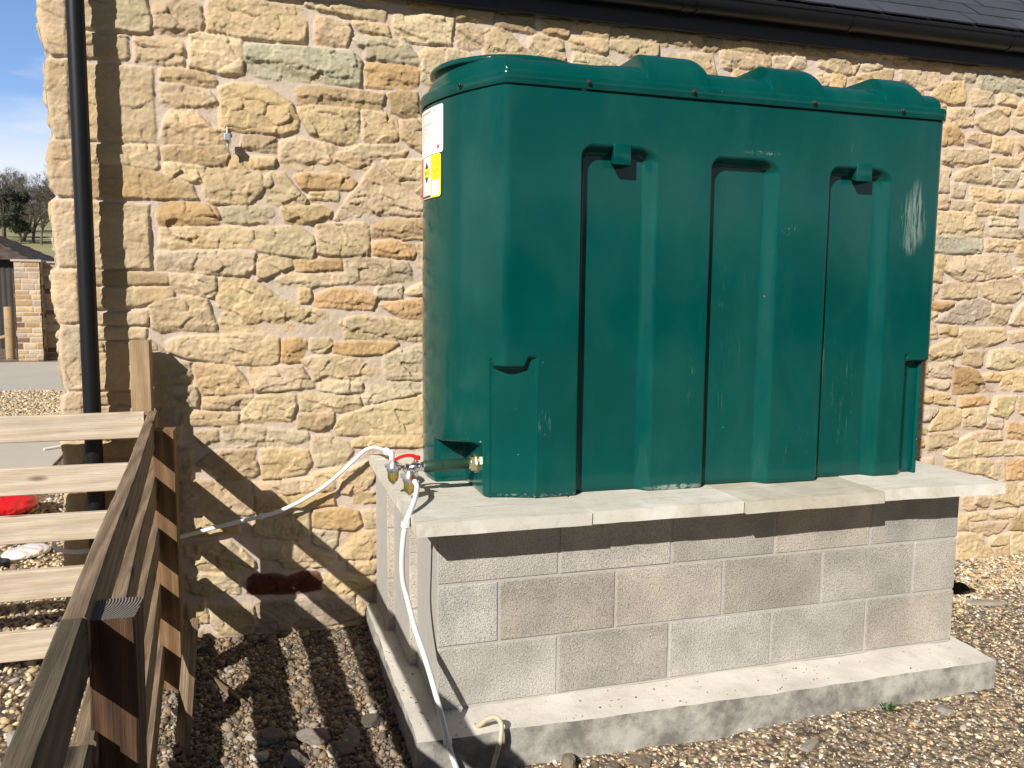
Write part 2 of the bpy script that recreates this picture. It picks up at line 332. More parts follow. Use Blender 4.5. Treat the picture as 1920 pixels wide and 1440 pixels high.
def tube(name, pts, r, mat, parent=None, seg=12):
    V, F = tube_data(pts, r, seg); return sharpen(mk(name, V, F, mat, parent), 50)
def smooth_path(pts, n=8):
    P = [Vector(p) for p in pts]; out = []
    for i in range(len(P)-1):
        p0 = P[max(i-1, 0)]; p1 = P[i]; p2 = P[i+1]; p3 = P[min(i+2, len(P)-1)]
        for k in range(n):
            t = k/n; out.append(.5*((2*p1) + (p2-p0)*t + (2*p0-5*p1+4*p2-p3)*t*t + (3*p1-p0-3*p2+p3)*t**3))
    out.append(P[-1]); return out
def lathe_data(c, axis, prof, seg=20):
    """prof: list of (distance along axis, radius)"""
    ax = Vector(axis).normalized(); up = Vector((0, 0, 1)) if abs(ax.z) < .9 else Vector((1, 0, 0)); a = up.cross(ax).normalized(); b = ax.cross(a)
    V = []; F = []; c = Vector(c)
    for h, r in prof:
        for k in range(seg):
            t = 2*PI*k/seg; V.append(tuple(c + ax*h + (a*math.cos(t)+b*math.sin(t))*r))
    for i in range(len(prof)-1):
        for k in range(seg): F.append((i*seg+k, i*seg+(k+1) % seg, (i+1)*seg+(k+1) % seg, (i+1)*seg+k))
    F.append(tuple(range(seg))[::-1]); F.append(tuple(range((len(prof)-1)*seg, len(prof)*seg))); return V, F
def join_data(parts):
    V = []; F = []
    for v, f in parts:
        o = len(V); V += list(v); F += [tuple(i+o for i in q) for q in f]
    return V, F
def grid_faces(nr, nc, wrap=False):
    r = np.arange(nr-1)[:, None]; cN = nc if wrap else nc-1; c = np.arange(cN)[None, :]; c2 = (c+1) % nc
    return np.stack([r*nc+c, r*nc+c2, (r+1)*nc+c2, (r+1)*nc+c], -1).reshape(-1, 4)

# ------------------------------------------------------------------ ground height
WY = 1.1345          # face of the building's wall
def gz(x, y):
    x = np.asarray(x, float); y = np.asarray(y, float)
    z = -.125 - .03*sst(.3, -.6, y) + .022*fbm(x*1.1, y*1.1, seed=3, octv=3)*sst(8, 2, np.hypot(x, y)) + .018*fbm(x*4, y*4, seed=9, octv=3)*sst(4, 2, np.hypot(x, y))
    z = z + .02*sst(.75, 1.15, y)*sst(1.8, 1.15, y)
    return z
# ground sheet: fine near the camera, coarse far away, ending in the rising field
def ground():
    ax = np.unique(np.concatenate([np.linspace(-160, -12, 30), np.linspace(-12, -3, 37), np.linspace(-3, 5, 270), np.linspace(5, 14, 25), np.linspace(14, 160, 25)]))
    ay = np.unique(np.concatenate([np.linspace(-80, -4, 16), np.linspace(-4, 2, 200), np.linspace(2, 8, 40), np.linspace(8, 28, 40)]))
    X, Y = np.meshgrid(ax, ay); Z = gz(X, Y)
    o = mk('ground', np.stack([X, Y, Z], -1).reshape(-1, 3), grid_faces(len(ay), len(ax)), M['soil'], smooth=True); tag(o, 'gravelly brown ground round the building', kind='structure')
    ax = np.linspace(-200, 160, 120); ay = np.linspace(27.5, 320, 90); X, Y = np.meshgrid(ax, ay)
    Z = -.14 + .105*np.clip(Y-30, 0, 200)*sst(26, 60, Y) + .35*fbm(X*.06, Y*.06, seed=5) * sst(28, 50, Y)
    Z = np.where(Y < 28, -.15, Z)
    o = mk('grass_hill', np.stack([X, Y, Z], -1).reshape(-1, 3), grid_faces(len(ay), len(ax)), M['pasture'], smooth=True); tag(o, 'rough green and straw coloured pasture rising behind the buildings', kind='structure')
def hill_z(x, y): return -.14 + .105*max(0, y-30)*float(sst(26, 60, y))
ground()

# ------------------------------------------------------------------ stone building
STONES = "y-1394,2639;-1289,2651;-1290,2409;-1362,2407;-1379,2431;-1390,2529 g-1249,2655;-987,2684;-971,2571;-973,2535;-996,2524;-1064,2526;-1172,2522;-1254,2525 y-955,2688;-815,2676;-776,2658;-772,2591;-784,2558;-854,2529;-936,2537;-962,2527 y-1283,2509;-1064,2509;-1061,2420;-1076,2410;-1287,2407 y-1037,2500;-980,2517;-855,2516;-854,2480;-853,2408;-966,2407;-1038,2411 Y-821,2537;-788,2545;-617,2538;-613,2396;-686,2392;-825,2405 y-1380,2388;-1290,2396;-1294,2081;-1362,2079;-1375,2140;-1374,2249;-1383,2335 y-1284,2387;-971,2388;-968,2081;-1288,2077 o-943,2384;-889,2394;-749,2382;-718,2355;-732,2332;-847,2335;-942,2350 y-943,2327;-860,2330;-751,2307;-723,2267;-730,2232;-797,2232;-943,2241 y-907,2231;-819,2228;-746,2159;-683,2150;-678,2085;-801,2090;-955,2086;-935,2170 o-705,2329;-651,2354;-514,2344;-417,2288;-385,2217;-390,2178;-452,2155;-651,2159;-705,2167 d-947,2059;-890,2076;-693,2081;-680,2056;-695,2004;-785,2004;-935,2019 y-1378,2070;-1286,2076;-1289,1849;-1359,1845;-1382,1882;-1388,1989 y-1283,2062;-964,2077;-958,1985;-976,1970;-1091,1983;-1286,1988 o-1282,1981;-1091,1983;-963,1962;-828,1918;-803,1858;-984,1850;-1094,1848;-1287,1842 Y-938,2002;-900,2008;-781,1990;-783,1934;-805,1926;-937,1954 y-769,1984;-691,1995;-590,1998;-546,1964;-541,1910;-594,1850;-649,1843;-758,1842;-784,1889 p-1380,1827;-1286,1833;-1290,1562;-1367,1559;-1376,1631;-1382,1789 y-1282,1831;-1007,1826;-1003,1555;-1289,1553 O-972,1809;-945,1842;-808,1841;-745,1823;-723,1791;-727,1756;-962,1735;-973,1772 p-716,1824;-594,1835;-505,1832;-478,1766;-711,1755 y-963,1729;-661,1743;-587,1728;-572,1681;-600,1658;-704,1653;-966,1645 g-974,1626;-663,1640;-580,1632;-588,1562;-621,1537;-775,1540;-989,1552 y-1393,1540;-1285,1551;-1287,1329;-1375,1320;-1387,1430 d-1281,1549;-1098,1545;-933,1534;-933,1490;-1283,1481 y-928,1534;-749,1523;-746,1455;-764,1441;-872,1456;-911,1454;-927,1487 y-1277,1473;-930,1480;-913,1454;-918,1435;-998,1415;-1064,1396;-1281,1380 y-1279,1371;-1096,1372;-1021,1386;-1023,1320;-1281,1315 y-744,1504;-716,1523;-652,1534;-559,1487;-484,1438;-384,1397;-252,1368;-208,1340;-203,1294;-400,1287;-578,1275;-713,1276;-731,1320 y-1016,1396;-971,1420;-841,1440;-783,1424;-758,1344;-745,1283;-846,1296;-976,1289;-1006,1310 y-748,2675;-719,2691;-503,2706;-373,2696;-345,2679;-344,2627;-357,2554;-464,2546;-642,2550;-754,2564 y-456,2743;-377,2752;-375,2719;-443,2719 Y-345,2722;-173,2732;-27,2729;4,2713;-2,2680;-125,2680;-246,2695;-345,2711 y-303,2661;-246,2663;-160,2648;-154,2616;-173,2552;-300,2550;-302,2592 y-135,2659;-77,2665;7,2651;23,2612;-111,2615 Y38,2714;93,2728;272,2721;310,2718;300,2606;184,2600;42,2606 G-146,2601;-77,2604;97,2597;123,2556;163,2520;148,2503;22,2502;-83,2507;-87,2556;-117,2562 G-605,2512;-469,2529;-150,2528;-105,2487;-121,2384;-298,2384;-537,2388;-605,2406 O-85,2486;21,2488;143,2489;156,2481;143,2399;102,2388;-89,2386 d-384,2354;-360,2366;-202,2364;-7,2355;-15,2285;-154,2290;-261,2296;-390,2287 d16,2362;71,2376;143,2377;155,2263;91,2263;25,2284 y-376,2272;-323,2283;-178,2284;-123,2278;-122,2137;-190,2128;-296,2141;-330,2163;-362,2214;-381,2250 y-105,2275;-50,2279;45,2266;59,2188;55,2143;-96,2139 y71,2243;183,2256;235,2250;235,2125;168,2116;116,2137;75,2160 p156,2554;179,2578;313,2583;440,2562;441,2430;168,2420 d-620,2135;-583,2142;-482,2134;-482,2076;-624,2078 y-456,2121;-392,2135;-239,2122;-175,2091;-69,2068;-82,2012;-201,1996;-394,2001;-465,2012 Y-188,2104;-131,2125;45,2133;102,2117;85,2085;-31,2072;-131,2077 y-681,2047;-488,2046;-488,2003;-522,1987;-676,1992 y-537,1955;-503,1981;-452,1984;-414,1937;-356,1872;-368,1851;-520,1845;-541,1903 O-366,1983;-303,1984;-181,1988;-136,1960;-157,1926;-372,1927;-400,1972 y-338,1907;-217,1913;-215,1858;-341,1859 o-459,1834;-291,1846;-247,1828;-257,1797;-331,1780;-403,1760;-446,1771 Y-11,2057;183,2076;183,1987;59,1986;19,2018 y-49,2044;-7,2016;29,1988;121,1923;183,1890;183,1823;43,1823;-63,1824;-233,1792;-203,1844;-117,1952 y75,1965;183,1976;183,1913;121,1928 g-586,1728;-546,1743;-379,1749;-336,1717;-318,1668;-333,1617;-429,1625;-571,1641;-589,1675 Y-311,1762;-99,1779;-79,1764;-83,1638;-255,1629;-308,1643 d-64,1785;17,1798;204,1810;204,1715;-64,1714 O-59,1690;17,1701;130,1690;143,1665;125,1623;6,1635;-60,1644 y146,1691;214,1703;214,1564;151,1588 y-571,1627;-425,1611;-420,1577;-498,1546;-568,1515 O-406,1607;-208,1611;-205,1569;-402,1557 g-190,1622;-85,1624;94,1602;138,1537;104,1515;-162,1503;-181,1537 p-496,1526;-455,1541;-191,1546;-179,1512;-335,1489;-496,1491 o-389,1478;-345,1474;-340,1445;-355,1424;-390,1419 O-318,1449;-237,1481;-137,1477;-45,1447;-69,1390;-208,1394;-322,1399 p-43,1492;70,1494;70,1442;-44,1442 Y85,1468;193,1522;193,1463;88,1458 O-28,1411;193,1442;193,1343;67,1350 y-189,1340;-138,1353;193,1333;193,1241;14,1247;-190,1255 y-951,1241;-901,1262;-673,1273;-541,1271;-488,1253;-491,1154;-520,1140;-676,1147;-859,1172;-944,1200 O-472,1249;-387,1257;-367,1239;-369,1208;-399,1150;-471,1154 y-341,1250;-265,1249;-249,1234;-290,1187;-344,1198 O-247,1233;-89,1238;53,1231;-12,1184;-175,1181;-246,1192 y-391,1155;-290,1176;-46,1160;-15,1092;-28,1065;-331,1066;-345,1118 g-15,1174;193,1231;193,1061;-2,1067 y-617,1127;-462,1130;-389,1124;-341,1057;-336,1036;-522,1020;-584,1021;-616,1093 p-314,1051;-267,1060;-121,1047;-115,1011;-243,1005;-312,1025 g-111,1031;-64,1046;193,1050;192,1004;13,970;-109,942 y-846,1141;-722,1144;-681,1133;-608,1039;-606,1017;-721,1013;-809,1013;-842,1067 y-811,996;-599,997;-652,943;-813,948 y-594,992;-537,1006;-421,998;-419,957;-443,870;-655,876;-643,929 Y-391,1001;-342,1006;-132,980;-121,927;-244,915;-393,925 d-399,905;-249,906;-253,870;-295,829;-410,844 y-898,936;-667,919;-670,872;-899,880 Y-247,839;-214,889;-127,918;13,955;203,982;203,799;-144,808;-230,811 g-732,866;-588,856;-364,822;-365,760;-542,764;-729,772 y-845,844;-759,847;-755,778;-811,771;-837,821 Y-345,805;-265,803;-185,768;-164,731;-196,674;-327,665;-346,729 o-159,772;-92,791;203,792;203,736;-159,751 o-774,754;-597,751;-607,718;-577,637;-588,606;-735,626;-840,702 y-571,748;-518,757;-366,740;-354,688;-383,636;-486,621;-566,621 y-343,629;-272,647;-206,649;-232,607;-341,610 y-217,608;-204,633;-98,675;-57,609;-100,527;-218,534 g-906,625;-635,613;-612,588;-614,465;-639,457;-909,498 y-604,603;-412,603;-408,549;-482,545;-605,552 y-402,607;-246,614;-247,545;-403,545 o-598,540;-462,538;-252,531;-252,482;-463,480;-600,453 y-910,464;-799,458;-753,414;-810,407;-911,434 g-610,443;-464,440;-368,454;-367,343;-416,325;-607,355 o-344,457;-213,459;-141,433;-125,379;-162,354;-345,383 y-115,438;16,440;16,351;-105,360 p-346,362;-238,355;-244,291;-271,266;-349,309 y-224,342;15,343;15,260;-75,239;-91,208;-227,221 k-72,237;15,257;15,205;-67,209 g-905,333;-802,346;-718,334;-676,289;-681,233;-644,192;-853,206;-874,279;-906,288 y-666,294;-614,238;-614,205;-663,210;-676,264 g-579,317;-451,318;-367,269;-255,227;-267,196;-419,193;-581,208 g-853,196;-683,180;-680,91;-724,80;-809,88;-902,103;-900,200 R-638,156;-616,174;-518,165;-469,149;-394,170;-339,165;-313,126;-319,83;-421,71;-642,88 y-306,146;-154,132;-60,102;-71,64;-166,41;-305,60 y-187,200;-38,194;-71,130;-144,137;-185,167 o-44,144;15,184;14,96;-44,100 y-904,62;-833,65;-821,18;-821,-30;-906,-15 g-806,47;-686,40;-624,24;-620,-57;-670,-99;-766,-93;-801,-32 k-610,42;-451,37;-166,35;-155,-75;-271,-95;-613,-105 y-149,23;-109,-29;-120,-90;-146,-76 g-925,-23;-771,-97;-622,-109;-624,-193;-929,-157 g-612,-112;-271,-100;-125,-93;-126,-253;-614,-195 g-1024,1155;-859,1150;-862,1062;-1027,1063 g-1028,1052;-846,1047;-831,1003;-841,963;-1030,969 k-986,958;-921,956;-923,897;-988,900 g-1021,1253;-987,1224;-926,1156;-1024,1158 p-1373,1316;-1286,1316;-1291,1043;-1355,1042;-1371,1083;-1379,1200 y-1360,1034;-1290,1033;-1291,949;-1288,830;-1377,831;-1379,942 y-1282,1310;-1028,1308;-1032,1257;-1284,1255 y-1280,1249;-1025,1249;-1032,1037;-1288,1043 y-1288,1033;-1033,1028;-1035,974;-1290,978 y-1289,970;-1035,965;-1040,820;-1294,828 y-1381,824;-1288,820;-1292,729;-1372,730 d-1282,820;-1093,812;-1095,744;-1285,751 y-1369,723;-1288,719;-1293,482;-1378,488 y-1278,743;-1065,733;-1068,625;-1283,632 y-1033,878;-908,873;-910,775;-1036,780 y-1059,771;-870,763;-869,633;-1063,644 d-1283,623;-1069,610;-1074,467;-1289,482 y-1379,479;-1285,472;-1288,286;-1386,294 y-1276,471;-1074,457;-1078,328;-1281,344 g-1281,334;-1079,318;-1082,217;-1285,236 y330,2683;375,2705;415,2702;460,2678;457,2606;385,2586;333,2595 y463,2678;526,2697;573,2685;641,2629;699,2591;699,2533;464,2513 Y682,2662;719,2685;853,2673;863,2587;746,2584;682,2628 y886,2691;1081,2700;1083,2645;1054,2628;895,2642 p906,2625;1060,2614;1127,2590;1128,2551;897,2551 y1094,2692;1161,2708;1352,2701;1348,2640;1099,2627 d516,2768;698,2769;714,2693;624,2699;519,2708 o744,2764;898,2765;874,2694;753,2702 d936,2768;1085,2773;1081,2704;905,2707 d320,2762;506,2768;486,2722;325,2715 d111,2777;310,2780;305,2742;111,2740 d1360,2767;1594,2769;1603,2697;1526,2700;1362,2700 d1607,2760;1698,2759;1683,2684;1609,2698 y1410,2664;1658,2678;1688,2535;1544,2524;1422,2641 y1706,2698;1995,2703;2000,2634;1831,2614;1714,2625 d1708,2753;1955,2766;1963,2715;1705,2702 d1976,2769;2164,2771;2386,2776;2382,2732;1988,2717 p2017,2700;2192,2721;2235,2655;2023,2650 d1089,2760;1348,2770;1339,2709;1287,2719;1096,2711 y2292,2728;2403,2733;2434,2723;2535,2739;2546,2708;2508,2659;2400,2656;2295,2685 p2560,2714;2638,2729;2691,2713;2601,2680;2565,2691 o2366,2648;2464,2650;2459,2598;2384,2524;2371,2554 y2294,2635;2359,2645;2368,2572;2335,2588 y2486,2632;2672,2687;2769,2702;2751,2584;2474,2575 y2816,2705;3081,2715;3080,2627;2970,2620;2823,2660 g3154,2732;3330,2737;3331,2695;3304,2680;3175,2689 G3348,2731;3474,2735;3734,2733;3743,2645;3482,2647;3367,2651 o3093,2656;3253,2677;3267,2625;3255,2563;3177,2550;3023,2585 y3286,2640;3465,2640;3481,2573;3315,2554 y3505,2637;3634,2639;3633,2577;3501,2582 y3154,2528;3334,2536;3333,2454;3299,2431;3152,2442 y3354,2482;3491,2548;3590,2555;3590,2451;3547,2414;3413,2426;3357,2462 o3650,2573;3743,2642;3754,2525;3643,2530 y3609,2507;3755,2519;3763,2428;3615,2453 O3119,2421;3212,2434;3278,2384;3273,2342;3127,2326 y3300,2399;3470,2402;3467,2334;3301,2357 y3485,2391;3632,2393;3621,2308;3483,2314 y3648,2394;3765,2415;3779,2263;3676,2285 y3059,2549;3135,2542;3123,2488;3063,2490 d2699,2766;3349,2765;3338,2737;3146,2737;2879,2731;2702,2728 y3125,2302;3313,2306;3344,2315;3447,2309;3445,2258;3299,2217;3131,2227 o3484,2274;3688,2277;3700,2235;3509,2229 Y3106,2212;3201,2192;3179,2158;3196,2068;3117,2068 y3222,2160;3352,2217;3473,2240;3489,2131;3233,2127 p3496,2216;3697,2210;3671,2119;3504,2124 p3211,2118;3307,2115;3293,2043;3217,2044 y3346,2100;3594,2099;3596,2031;3354,2033 y3611,2092;3789,2091;3795,2027;3620,2028 y3114,2049;3198,2040;3209,1978;3115,1970 p3221,2016;3370,2018;3368,1971;3228,1974 y3382,2015;3532,2008;3537,1953;3385,1951 y3547,2004;3709,2007;3702,1954;3555,1953 Y3111,1954;3357,1959;3419,1924;3459,1900;3461,1828;3116,1818 p3505,1939;3703,1942;3708,1895;3503,1896 p3704,2193;3779,2197;3786,2121;3708,2122 G3110,1817;3461,1818;3465,1772;3444,1733;3204,1723;3111,1729 y3488,1810;3698,1811;3697,1749;3493,1748 p3470,1878;3740,1878;3826,1877;3831,1827;3480,1827 o3106,1717;3194,1714;3185,1612;3177,1565;3112,1569 Y3196,1704;3656,1725;3679,1678;3680,1606;3499,1579;3357,1568;3284,1585;3198,1631 y3714,1807;3833,1810;3846,1667;3720,1673 y3699,1639;3848,1653;3853,1595;3740,1603 y3187,1547;3280,1563;3442,1551;3436,1484;3412,1472;3191,1472 p3101,1556;3178,1547;3178,1472;3108,1472 Y3454,1546;3548,1571;3729,1593;3779,1536;3742,1453;3589,1447;3495,1485 O3104,1445;3280,1441;3194,1403;3108,1396 k3309,1427;3436,1466;3547,1448;3535,1314;3329,1328;3157,1337 y3560,1428;3703,1420;3663,1318;3546,1314 y3776,1420;3866,1465;3880,1318;3703,1322 o3189,1304;3314,1310;3313,1243;3193,1248 y3084,1333;3160,1310;3178,1243;3091,1230 y3322,1243;3341,1287;3660,1289;3685,1233;3532,1186;3401,1182;3363,1215 y3704,1270;3882,1281;3887,1227;3716,1211 y3083,1164;3281,1231;3347,1225;3359,1163;3336,1115;3087,1108 d3369,1157;3536,1156;3491,1071;3370,1089 Y3574,1154;3735,1175;3897,1120;3903,1060;3651,1053;3561,1070 o3057,1089;3113,1093;3120,1020;3062,1021 g3119,1092;3293,1096;3286,1017;3234,1013;3130,1025 p3113,990;3282,982;3287,929;3108,969 D3305,1074;3465,1052;3539,966;3630,920;3436,920;3313,907 o3533,1013;3579,1028;3669,1021;3658,984;3550,986 Y3672,1031;3905,1039;3918,908;3674,930 o3069,924;3261,914;3330,871;3332,844;3073,872 O3365,885;3524,896;3588,864;3583,842;3369,837 k3063,831;3211,821;3146,755;3068,763 y3235,826;3380,816;3383,699;3154,703 y3399,815;3566,816;3566,730;3541,699;3408,704 Y3638,883;3790,884;3784,798;3738,756;3604,788 y3808,878;3920,882;3932,751;3816,797 p3582,751;3707,742;3684,693;3586,702 y3051,738;3136,719;3139,682;3055,680 y3143,682;3372,680;3363,621;3268,577;3157,571 O3045,640;3116,647;3125,610;3049,587 O3740,729;3937,706;3946,608;3748,637 y3493,669;3699,683;3704,628;3514,625 Y3375,620;3470,668;3501,615;3947,596;3954,524;3656,532;3323,532;3276,556 y3293,509;3503,528;3648,492;3580,420;3481,436;3298,446 y3661,486;3740,482;3749,362;3722,364;3590,418 O3751,497;3951,503;3965,364;3764,379 y3435,291;3643,282;3637,202;3450,199 y3651,281;3756,357;3858,350;3871,212;3686,206 Y3497,181;3639,182;3636,141;3504,141 y3650,171;3855,177;3821,128;3680,128 y3422,181;3491,173;3487,82;3421,87 y3505,120;3694,112;3790,116;3739,53;3658,39;3510,75 d3818,129;3980,206;3995,45;3818,62 y3867,340;3967,340;3979,216;3882,212 y3417,57;3601,48;3619,-24;3608,-105;3423,-94 y3663,23;3810,32;3816,-30;3667,-23 o3705,-52;3817,-40;3826,-144;3732,-136 Y3831,41;3996,35;4015,-160;3850,-146 y3619,-33;3669,-35;3705,-81;3710,-143;3628,-136"
CC = {'y': (.54, .428, .278), 'Y': (.575, .468, .305), 'o': (.52, .395, .230), 'O': (.51, .350, .185), 'd': (.44, .335, .200), 'D': (.41, .285, .15), 'g': (.500, .420, .285), 'G': (.48, .455, .340), 'p': (.55, .46, .33), 'k': (.42, .355, .28), 'B': (.20, .125, .080), 'R': (.085, .032, .018)}
MORT = np.array((.565, .470, .405))
def seg_dist(px, pz, A, B):
    dx, dz = B[0]-A[0], B[1]-A[1]; L = dx*dx+dz*dz+1e-12
    t = np.clip(((px-A[0])*dx+(pz-A[1])*dz)/L, 0, 1); return np.hypot(px-A[0]-t*dx, pz-A[1]-t*dz)
def poly_sd(px, pz, P):
    d = np.full(px.shape, 9.); ins = np.zeros(px.shape, bool)
    for i in range(len(P)):
        A, B = P[i-1], P[i]; d = np.minimum(d, seg_dist(px, pz, A, B))
        if A[1] != B[1]:
            cr = ((A[1] > pz) != (B[1] > pz)) & (px < (B[0]-A[0])*(pz-A[1])/(B[1]-A[1])+A[0]); ins ^= cr
    return np.where(ins, d, -d)
def stone_field(X, Z, stones, seed0=0, grow=.0095, relief=1.0, quoin=None):
    H = np.full(X.shape, -1.0); C = np.empty(X.shape+(3,)); C[:] = MORT
    C *= (1 + .07*fbm(X*9, Z*9, seed=seed0+70))[..., None]
    Hm = .0085 + .0045*fbm(X*9, Z*9, seed=seed0+71) + .0016*fbm(X*60, Z*60, seed=seed0+72)
    wx = .0045*fbm(X*22, Z*22, seed=seed0+73, octv=3); wz = .0045*fbm(X*22, Z*22, seed=seed0+79, octv=3)
    xs = X[0]; zs = Z[:, 0]
    fwx = X + .010*fbm(X*16, Z*16, seed=seed0+91, octv=3) + .35*Z; fwz = Z + .008*fbm(X*16, Z*16, seed=seed0+93, octv=3)
    FC = facets(fwx, fwz, .095, .060, seed0+31, .14, .0011) + facets(fwx*1.0+.4, fwz, .034, .024, seed0+41, .13, .00025)
    rg = random.Random(seed0+5)
    for k, (ck, P) in enumerate(stones):
        P = [(a, b) for a, b in P]
        x0 = min(p[0] for p in P)-.02; x1 = max(p[0] for p in P)+.02; z0 = min(p[1] for p in P)-.02; z1 = max(p[1] for p in P)+.02
        i0, i1 = np.searchsorted(xs, [x0, x1]); j0, j1 = np.searchsorted(zs, [z0, z1])
        if i1-i0 < 2 or j1-j0 < 2: continue
        sl_ = (slice(j0, j1), slice(i0, i1)); px = X[sl_]; pz = Z[sl_]
        d = poly_sd(px+wx[sl_], pz+wz[sl_], P) + (grow if x0 > -1.25 else .004)
        cx = (x0+x1)/2; cz = (z0+z1)/2; w = max(.05, (x1-x0)/2); h = max(.03, (z1-z0)/2)
        big = min(1.0, (w*h)/.012); hb = rg.uniform(.012, .018) + (.004 if x0 < -1.25 else 0)
        isq = (x0 < -1.25 or ck == 'q')
        amp = (.003 if isq else .009+.014*big)*relief
        pl = np.full(px.shape, (.0045 if isq else rg.uniform(.006, .012)))
        for _ in range(2 if isq else rg.choice((3, 4, 5, 5))):
            ang = rg.uniform(0, 2*PI); sl2 = rg.uniform(.5, 1.5)*amp
            off = rg.uniform(-.1, .8)*amp
            pl = np.minimum(pl, off + amp*.9 + sl2*(math.cos(ang)*(px-cx)/w + math.sin(ang)*(pz-cz)/h))
        if not isq and rg.random() < .6:      # a step where a flake came away
            ang = rg.uniform(-.5, .5)-PI/2; dd = rg.uniform(.1, .6); q_ = math.cos(ang)*(px-cx)/w+math.sin(ang)*(pz-cz)/h + .35*fbm(px*18, pz*18, seed=k*3+seed0, octv=3)
            pl = pl - rg.uniform(.004, .010)*sst(dd, dd+.10, q_)
        if not isq and rg.random() < .35:
            ang = rg.uniform(0, 2*PI); dd = rg.uniform(.2, .6); q_ = math.cos(ang)*(px-cx)/w+math.sin(ang)*(pz-cz)/h + .3*fbm(px*14, pz*14, seed=k*5+seed0, octv=3)
            pl = pl - rg.uniform(.003, .008)*sst(dd, dd+.08, q_)
        n1 = fbm(px*17, pz*24, seed=k+seed0, octv=4, gain=.5); n3 = fbm(px*95, pz*95, seed=k+1500+seed0, octv=2)
        hh = hb + np.maximum(pl, -.008) + relief*((.55 if isq else 1.0)*FC[sl_] + .0026*n1 + .0015*n3)
        prof = 1-np.exp(-np.clip(d, 0, 1)/.0028); prof = np.where(d > 0, prof, -1)
        hs = np.where(d > 0, -.002 + (hh+.002)*prof + .0018*fbm(px*75, pz*75, seed=k+900+seed0, octv=2), -1)
        m = (d > 0) & (hs > H[sl_])
        H[sl_][m] = hs[m]
        bc = np.array(CC.get(ck, CC['y'])); v = rg.uniform(.90, 1.10); bc = bc*v*np.array((1, rg.uniform(.98, 1.015), rg.uniform(.94, 1.08)))
        t1 = fbm(px*7, pz*16, seed=k+40+seed0, octv=4)[..., None]
        cc = bc*(1+.16*t1) ; cc = cc*(1 + np.array((.02, -.05, -.13))*np.clip(fbm(px*5, pz*9, seed=k+55+seed0, octv=3), 0, 1)[..., None]*1.6)
        if ck == 'R': cc = cc*(1+.8*np.clip(fbm(px*60, pz*60, seed=4), 0, 1)[..., None])
        edge = np.exp(-np.clip(d, 0, 1)/.006)[..., None]; cc = cc*(1-.35*edge) + MORT*.35*edge
        C[sl_][m] = cc[m]
    mm = H < Hm-.001
    ed = np.where(H > -.5, 0, 1)
    H2 = np.where(mm, Hm, H); C[mm & (H > -.5)] = C[mm & (H > -.5)]*.3 + MORT*.7
    return H2, C
def parse_stones():
    out = []
    for t in STONES.split(' '):
        P = [tuple(float(u)/1000 for u in p.split(',')) for p in t[1:].split(';')]; out.append((t[0], P))
    return out
def rubble(x0, x1, z0, z1, seed, hs=(.055, .15), ws=(.10, .34)):
    rg = random.Random(seed); out = []; z = z0
    while z < z1:
        h = rg.uniform(*hs); x = x0 - rg.uniform(0, .2)
        while x < x1:
            w = rg.uniform(*ws)*(.7+h*3); g = .010
            j = lambda: rg.uniform(-.007, .007)
            ck = rg.choices('yYoOdgpG', (9, 5, 2, 1.3, 2, 3, 2, .8))[0]
            if h > .10 and rg.random() < .35:
                s = h*rg.uniform(.4, .6)
                out.append((ck, [(x+g+j(), z+g+j()), (x+w-g+j(), z+g+j()), (x+w-g+j(), z+s-g+j()), (x+g+j(), z+s-g+j())]))
                out.append((rg.choice('yYogd'), [(x+g+j(), z+s+g*.6+j()), (x+w-g+j(), z+s+g*.6+j()), (x+w-g+j(), z+h-g+j()), (x+g+j(), z+h-g+j())]))
            else:
                out.append((ck, [(x+g+j(), z+g+j()), (x+w*.5, z+g+j()), (x+w-g+j(), z+g+j()), (x+w-g+j(), z+h-g+j()), (x+w*.5+j()*3, z+h-g+j()), (x+g+j(), z+h-g+j())]))
            x += w
        z += h
    return out
traced = parse_stones()
def cen(P): return (sum(p[0] for p in P)/len(P), sum(p[1] for p in P)/len(P))
TB = [(min(p[0] for p in P), max(p[0] for p in P), min(p[1] for p in P), max(p[1] for p in P)) for _, P in traced]
fill = []
for ck, P in rubble(-1.45, 6.1, -.35, 3.1, 11):
    a0, a1 = min(p[0] for p in P), max(p[0] for p in P); b0, b1 = min(p[1] for p in P), max(p[1] for p in P)
    ov = 0
    for (c0, c1, d0, d1) in TB:
        ox = min(a1, c1)-max(a0, c0); oz = min(b1, d1)-max(b0, d0)
        if ox > 0.0 and oz > 0.0: ov += ox*oz
    if ov > .12*(a1-a0)*(b1-b0): continue
    if a0 < -1.1 and b0 > .0: continue
    fill.append((ck, P))
SIL = [(-1395, 3200), (-1395, 2614), (-1398, 2541), (-1379, 2430), (-1362, 2405), (-1380, 2388), (-1384, 2305), (-1372, 2138), (-1363, 2079), (-1379, 2061), (-1388, 1989), (-1379, 1883), (-1361, 1845), (-1379, 1827), (-1384, 1775), (-1378, 1667), (-1369, 1559), (-1392, 1541), (-1393, 1427), (-1377, 1328), (-1368, 1312), (-1377, 1283), (-1378, 1161), (-1363, 1048), (-1355, 1032), (-1374, 1015), (-1380, 913), (-1388, 825), (-1374, 733), (-1375, 604), (-1382, 430), (-1392, 338), (-1385, -400)]
bld = empty('stone_building', (-1.38, WY, -.12), 'honey coloured rubble stone building with large corner stones and a dark slate roof', 'building')
